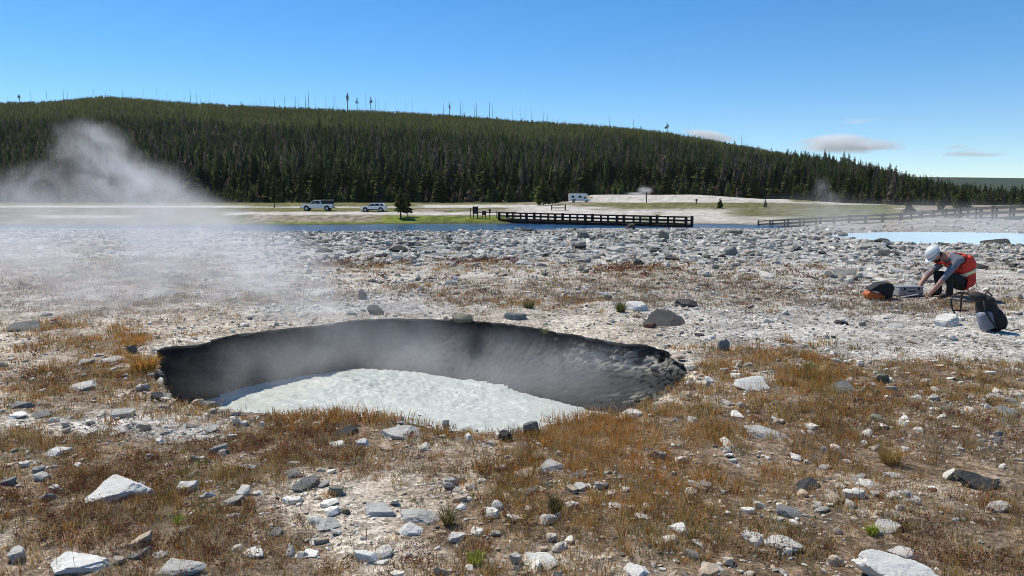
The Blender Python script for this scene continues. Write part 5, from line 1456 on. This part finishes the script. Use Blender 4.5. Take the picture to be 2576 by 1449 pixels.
# orange tool bag with gaping black lid
p, d = pos(2205, 752); s = d / F
t_ = thing('tool_bag', 'open orange bag with a raised black lid left of the grey case', 'bag', p, -.1); t_.scale = (.86, .86, .86)
mb = MB(); mb.prism([(-.20, .01), (-.25, .10), (-.19, .17), (.10, .13), (.14, .01)], -.14, .14, .03); mb.build('base', G_ORANGE, t_, True)
mb = MB(); mb.prism([(-.19, .18), (-.17, .22), (-.02, .32), (.16, .35), (.27, .31), (.24, .26), (.30, .22), (.22, .14), (.26, .05), (.12, .02), (.06, .14), (-.05, .20)], -.16, .16, .025); mb.build('lid', G_BLACK, t_, True)
MB().prism([(-.15, .175), (-.03, .205), (.03, .15), (-.02, .135)], -.15, .10, .01).build('lining', G_WHITE, t_)
MB().tube([(-.2, -.15, .12), (-.1, -.19, .10), (.05, -.18, .06), (.12, -.15, .08)], .012, 6).build('strap', G_ORANGE, t_)
# backpack
p, d = pos(2478, 832); s = d / F
t_ = thing('backpack', 'black backpack with blue grey side pocket leaning beside a white rock', 'backpack', p, 0)
def blob(cs, name, m_, par):
    mb = MB()
    for c_, r_, an in cs: mb.ell(c_, r_, 12, Matrix.Rotation(an, 4, 'Y'))
    o_ = mb.build(name, m_, par, True); return o_
blob([((.02, 0, .24), (.13, .15, .25), -.38), ((.10, -.02, .16), (.11, .15, .17), -.2)], 'main_bag', G_BLACK, t_)
blob([((-.10, .02, .44), (.12, .12, .07), .35), ((-.02, -.02, .40), (.10, .12, .08), .3)], 'top_flap', G_BLACK, t_)
MB().box((-.06, -.09, .15), (.17, .14, .25), ry=-.32, bevel=.045).build('side_pocket', G_BLUE, t_, True)
blob([((.15, -.05, .15), (.07, .12, .13), -.3)], 'front_pocket', G_BLACK, t_)
MB().tube([(-.14, -.14, .42), (-.13, -.19, .28), (-.07, -.205, .18), (.0, -.20, .10), (.05, -.17, .06)], .012, 6).build('strap', G_BLACK, t_, True)
MB().tube([(-.02, .05, .47), (.0, .0, .52), (.04, -.03, .47)], .010, 6).build('haul_loop', G_BLACK, t_, True)
MB().tube([(.2, 0, .1), (.27, -.02, .02), (.33, -.04, .01), (.40, -.05, .03), (.45, -.02, .01)], .008, 6).build('loose_strap', G_BLACK, t_, True)
# hoop of a carrying frame in front of the pack
p, d = pos(2410, 790); s = d / F
t_ = thing('carrying_frame', 'dark curved carrying frame hoop standing between worker and backpack', 'frame', p)
mb = MB(); mb.tube([(-.05, 0, .0), (-.10, 0, .10), (-.125, 0, .2), (-.10, 0, .28), (-.03, 0, .325), (.06, .02, .33), (.16, .03, .31)], .014, 8); mb.build('hoop', G_BLACK, t_, True)
MB().tube([(.045, .02, .02), (.05, .02, .33)], .012, 8).build('upright', W_DARK, t_, True)
MB().tube([(-.09, 0, .06), (.05, .02, .05), (.18, .03, .06)], .010, 8).build('crossbar', G_BLACK, t_, True)
# ================================================================= steam and clouds (real volumes)
def vol_mat(name, dens, scale, lo, hi, soft, col=(.995, .995, .995), aniso=.2, stretch=(1, 1, 1), dist=.4):
    m = bpy.data.materials.new(name); m.use_nodes = True; t = m.node_tree
    for n_ in list(t.nodes): t.nodes.remove(n_)
    out = N(t, 'ShaderNodeOutputMaterial'); pv = N(t, 'ShaderNodeVolumePrincipled')
    pv.inputs['Color'].default_value = (*col, 1); pv.inputs['Anisotropy'].default_value = aniso
    oc = objco(t)
    ln = N(t, 'ShaderNodeVectorMath', operation='LENGTH'); t.links.new(oc, ln.inputs[0])
    fo = N(t, 'ShaderNodeMapRange', interpolation_type='SMOOTHSTEP'); fo.inputs[1].default_value = 1.0; fo.inputs[2].default_value = soft; fo.inputs[3].default_value = 0; fo.inputs[4].default_value = 1
    t.links.new(ln.outputs['Value'], fo.inputs[0])
    mp = N(t, 'ShaderNodeMapping'); mp.inputs['Scale'].default_value = stretch; t.links.new(worldco(t), mp.inputs[0])
    nz = noise(t, scale, mp.outputs[0], 4, .58, dist)
    mr = N(t, 'ShaderNodeMapRange'); mr.inputs[1].default_value = lo; mr.inputs[2].default_value = hi; mr.inputs[3].default_value = 0; mr.inputs[4].default_value = 1
    t.links.new(nz, mr.inputs[0])
    a = N(t, 'ShaderNodeMath', operation='MULTIPLY'); t.links.new(fo.outputs[0], a.inputs[0]); t.links.new(mr.outputs[0], a.inputs[1])
    b = N(t, 'ShaderNodeMath', operation='MULTIPLY'); t.links.new(a.outputs[0], b.inputs[0]); b.inputs[1].default_value = dens
    t.links.new(b.outputs[0], pv.inputs['Density']); t.links.new(pv.outputs[0], out.inputs['Volume'])
    m.cycles.volume_sampling = 'MULTIPLE_IMPORTANCE' if hasattr(m, 'cycles') else 'DISTANCE'
    return m
SPH = {}
def puff(name, parent, c, r, m, rz=0.0, ry=0.0):
    if 's' not in SPH:
        v, f = ICO[3]; SPH['s'] = (v, f)
    v, f = SPH['s']; o_ = obj(name, mesh_np(name, v * 1.02, tris=f, smooth=True, mats=[m]), parent)
    o_.location = c; o_.scale = r; o_.rotation_euler = (0, ry, rz); return o_
def steam(name, label, puffs):
    r_ = bpy.data.objects.new(name, None); link(r_); tag(r_, label, 'steam', None, 'stuff')
    for (u, v, d, rx_, ry_, rz_, m, an) in puffs: puff('puff', r_, at(u, v, d), (rx_, ry_, rz_), m, 0, an)
    return r_
ST_A = vol_mat('steam_plume', .62, 1.15, .42, .66, .2, col=(.90, .905, .925), dist=.9)
ST_B = vol_mat('steam_veil', .19, .85, .36, .62, .3, col=(.88, .885, .91), dist=.7)
ST_C = vol_mat('steam_in_crater', .40, 1.1, .34, .66, .15)
ST_D = vol_mat('steam_thin', .05, .35, .32, .62, .2)
ST_E = vol_mat('steam_vent', .30, .30, .36, .62, .1)
ST_F = vol_mat('steam_wisp', .22, .9, .36, .62, .1)
steam('steam_plume', 'white steam plume rising from the crater and drifting left', [
    (320, 460, 18, 2.2, 2.2, .95, ST_A, .35), (260, 395, 19, 1.5, 1.8, .75, ST_A, .55), (440, 510, 17, 1.8, 2.0, .6, ST_A, .45), (250, 335, 20, .9, 1.2, .45, ST_A, .3), (140, 470, 19, 1.3, 1.8, .7, ST_A, .3), (540, 565, 16, 1.9, 2.2, .7, ST_B, .3), (690, 660, 13, 1.9, 2.2, .8, ST_B, .4), (760, 760, 11.5, 1.6, 1.5, .55, ST_B, .3)])
steam('steam_veil', 'low veil of steam lying over the flat left of the crater', [
    (300, 650, 15, 5.2, 4.2, 1.35, ST_B, 0), (610, 690, 13.5, 2.2, 3.0, 1.1, ST_B, .25), (30, 610, 16, 4.5, 4.0, 1.3, ST_B, 0), (20, 500, 22, 2.6, 3.0, .8, ST_B, .1), (350, 570, 24, 5.0, 4.0, 1.2, ST_B, 0), (260, 790, 11.5, 3.4, 2.2, .7, ST_B, 0), (480, 740, 12, 2.6, 2.4, .8, ST_B, 0)])
steam('crater_steam', 'thin grey steam hanging in the mouth of the crater', [
    (900, 880, 9.6, 2.4, 1.2, .50, ST_C, 0), (1250, 905, 9.4, 2.0, 1.2, .50, ST_C, 0), (640, 930, 8.9, 1.4, 1.1, .45, ST_C, 0), (1480, 945, 8.7, 1.3, 1.0, .5, ST_C, 0), (1180, 960, 8.2, 1.2, .9, .4, ST_C, .2), (760, 800, 10.8, 1.5, 1.2, .5, ST_C, -.2), (980, 800, 10.6, 1.6, 1.3, .5, ST_B, 0)])
steam('boardwalk_steam', 'thin steam drifting across the boardwalk and blue pool', [
    (2330, 560, 46, 11, 9, 1.7, ST_D, 0), (2060, 530, 70, 7, 6, 2.2, ST_D, 0), (2560, 575, 36, 6, 5, 1.4, ST_D, 0)])
steam('steam_wisp', 'faint vertical steam wisp rising in front of the hill end', [(2066, 478, 75, 1.1, 1.1, 1.7, ST_F, .2), (2090, 505, 74, 1.3, 1.3, 1.2, ST_F, 0)])
steam('vent_steam', 'small white steam puff on top of the sinter mound', [(1622, 479, 236, 3.2, 3.0, 1.7, ST_E, 0), (1600, 487, 236, 4.5, 3, .7, ST_E, 0)])

def cloud_mat(name, dens, lo, hi, sc, stretch):
    return vol_mat(name, dens, sc, lo, hi, .1, (1, 1, 1), .1, stretch, .8)
CM1 = cloud_mat('lens_cloud', .009, .36, .60, .0011, (.55, .5, 3.6)); CM2 = cloud_mat('wisp_cloud', .006, .40, .62, .0014, (.5, .5, 4.5))
def cloud(label, lobes, d=15000):
    r_ = bpy.data.objects.new('cloud', None); link(r_); r_.location = at(lobes[0][0], lobes[0][1], d); tag(r_, label, 'cloud', 'small clouds low over the right horizon')
    for (u, v, wpx, hpx, m, an) in lobes:
        s = d / F; o_ = puff('billow', r_, at(u, v, d) - r_.location, (wpx * s / 2, hpx * s * 3, hpx * s / 2), m, 0, an)
cloud('large white lens cloud above the right end of the hill', [(2130, 366, 300, 44, CM1, .02), (2090, 352, 160, 36, CM1, -.04), (2190, 374, 190, 24, CM1, 0), (2040, 366, 150, 16, CM1, .0)])
cloud('long thin cloud streak low at far right', [(2440, 389, 210, 15, CM2, 0), (2410, 386, 100, 14, CM1, 0)])
cloud('tiny wispy cloud just above the long thin streak', [(2395, 370, 80, 15, CM2, -.05), (2440, 378, 80, 9, CM2, 0)])
cloud('faint wispy cloud high above the lens cloud', [(2165, 299, 110, 13, CM2, .03), (2150, 307, 90, 12, CM2, 0)])
cloud('white cloud half hidden behind the ridge right of centre', [(1770, 336, 130, 20, CM1, .12), (1800, 346, 120, 20, CM1, .12)])

# ---- thin blue air over the long distance
m = bpy.data.materials.new('air'); m.use_nodes = True; t = m.node_tree
for n_ in list(t.nodes): t.nodes.remove(n_)
out = N(t, 'ShaderNodeOutputMaterial'); pv = N(t, 'ShaderNodeVolumePrincipled'); pv.inputs['Color'].default_value = (.93, .965, 1, 1); pv.inputs['Density'].default_value = .000032; pv.inputs['Anisotropy'].default_value = 0
t.links.new(pv.outputs[0], out.inputs['Volume'])
tag(MB().box((0, 150, 210), (14000, 12000, 860)).build('haze', m), 'thin blue haze in the air over the whole valley', kind='stuff')
# ================================================================= camera, light, sky
cam = bpy.data.cameras.new('camera'); cam.sensor_width = 36; cam.lens = 36 * F / 2576; cam.clip_end = 60000; cam.clip_start = .05
co = bpy.data.objects.new('camera', cam); COL.objects.link(co)
co.location = (0, 0, H); co.rotation_euler = (math.pi / 2 - P, 0, 0); SC.camera = co

SUN_EL, SUN_AZ = math.radians(55), math.radians(-46)      # azimuth measured from +Y, negative = left of view
sd = Vector((math.sin(SUN_AZ) * math.cos(SUN_EL), math.cos(SUN_AZ) * math.cos(SUN_EL), math.sin(SUN_EL)))
sl = bpy.data.lights.new('sun', 'SUN'); sl.energy = 5.0; sl.angle = math.radians(.5); sl.color = (1, .935, .81)
so = bpy.data.objects.new('sun', sl); COL.objects.link(so); so.rotation_euler = sd.to_track_quat('Z', 'Y').to_euler()

w = bpy.data.worlds.new('World'); SC.world = w; w.use_nodes = True; t = w.node_tree
for n_ in list(t.nodes): t.nodes.remove(n_)
sky = N(t, 'ShaderNodeTexSky', sky_type='NISHITA'); sky.sun_disc = False; sky.sun_elevation = SUN_EL; sky.sun_rotation = SUN_AZ
sky.altitude = 2200; sky.air_density = 1.0; sky.dust_density = .0; sky.ozone_density = 3.0
hs = N(t, 'ShaderNodeHueSaturation'); hs.inputs['Hue'].default_value = .498; hs.inputs['Saturation'].default_value = 1.34; hs.inputs['Value'].default_value = 1.0
t.links.new(sky.outputs[0], hs.inputs['Color'])
bg = N(t, 'ShaderNodeBackground'); bg.inputs['Strength'].default_value = .148
t.links.new(hs.outputs[0], bg.inputs[0])
ow = N(t, 'ShaderNodeOutputWorld'); t.links.new(bg.outputs[0], ow.inputs[0])

SC.render.engine = 'CYCLES'
SC.view_settings.view_transform = 'Standard'; SC.view_settings.look = 'None'; SC.view_settings.exposure = 0.0; SC.view_settings.gamma = 1.0
cy = SC.cycles
cy.max_bounces = 12; cy.diffuse_bounces = 2; cy.glossy_bounces = 2; cy.transmission_bounces = 4; cy.transparent_max_bounces = 96; cy.volume_bounces = 9
cy.volume_step_rate = 1.0; cy.volume_max_steps = 128
cy.use_denoising = True
try: cy.denoiser = 'OPENIMAGEDENOISE'
except Exception: pass
cy.use_adaptive_sampling = True; cy.adaptive_threshold = .008
cy.sample_clamp_indirect = 6

cy.filter_width = .9

for o_ in SC.objects:
    if o_.parent is None and o_.get('kind') in ('stuff', 'structure') and not o_.get('category'):
        o_['category'] = {'boiling_pool_water': 'hot spring', 'blue_pool_water': 'hot spring', 'distant_hill': 'hill', 'dry_grass': 'grass', 'green_grass': 'grass', 'red_plants': 'plants', 'dry_stems': 'plants'}.get(o_.name, o_.name.replace('_', ' '))
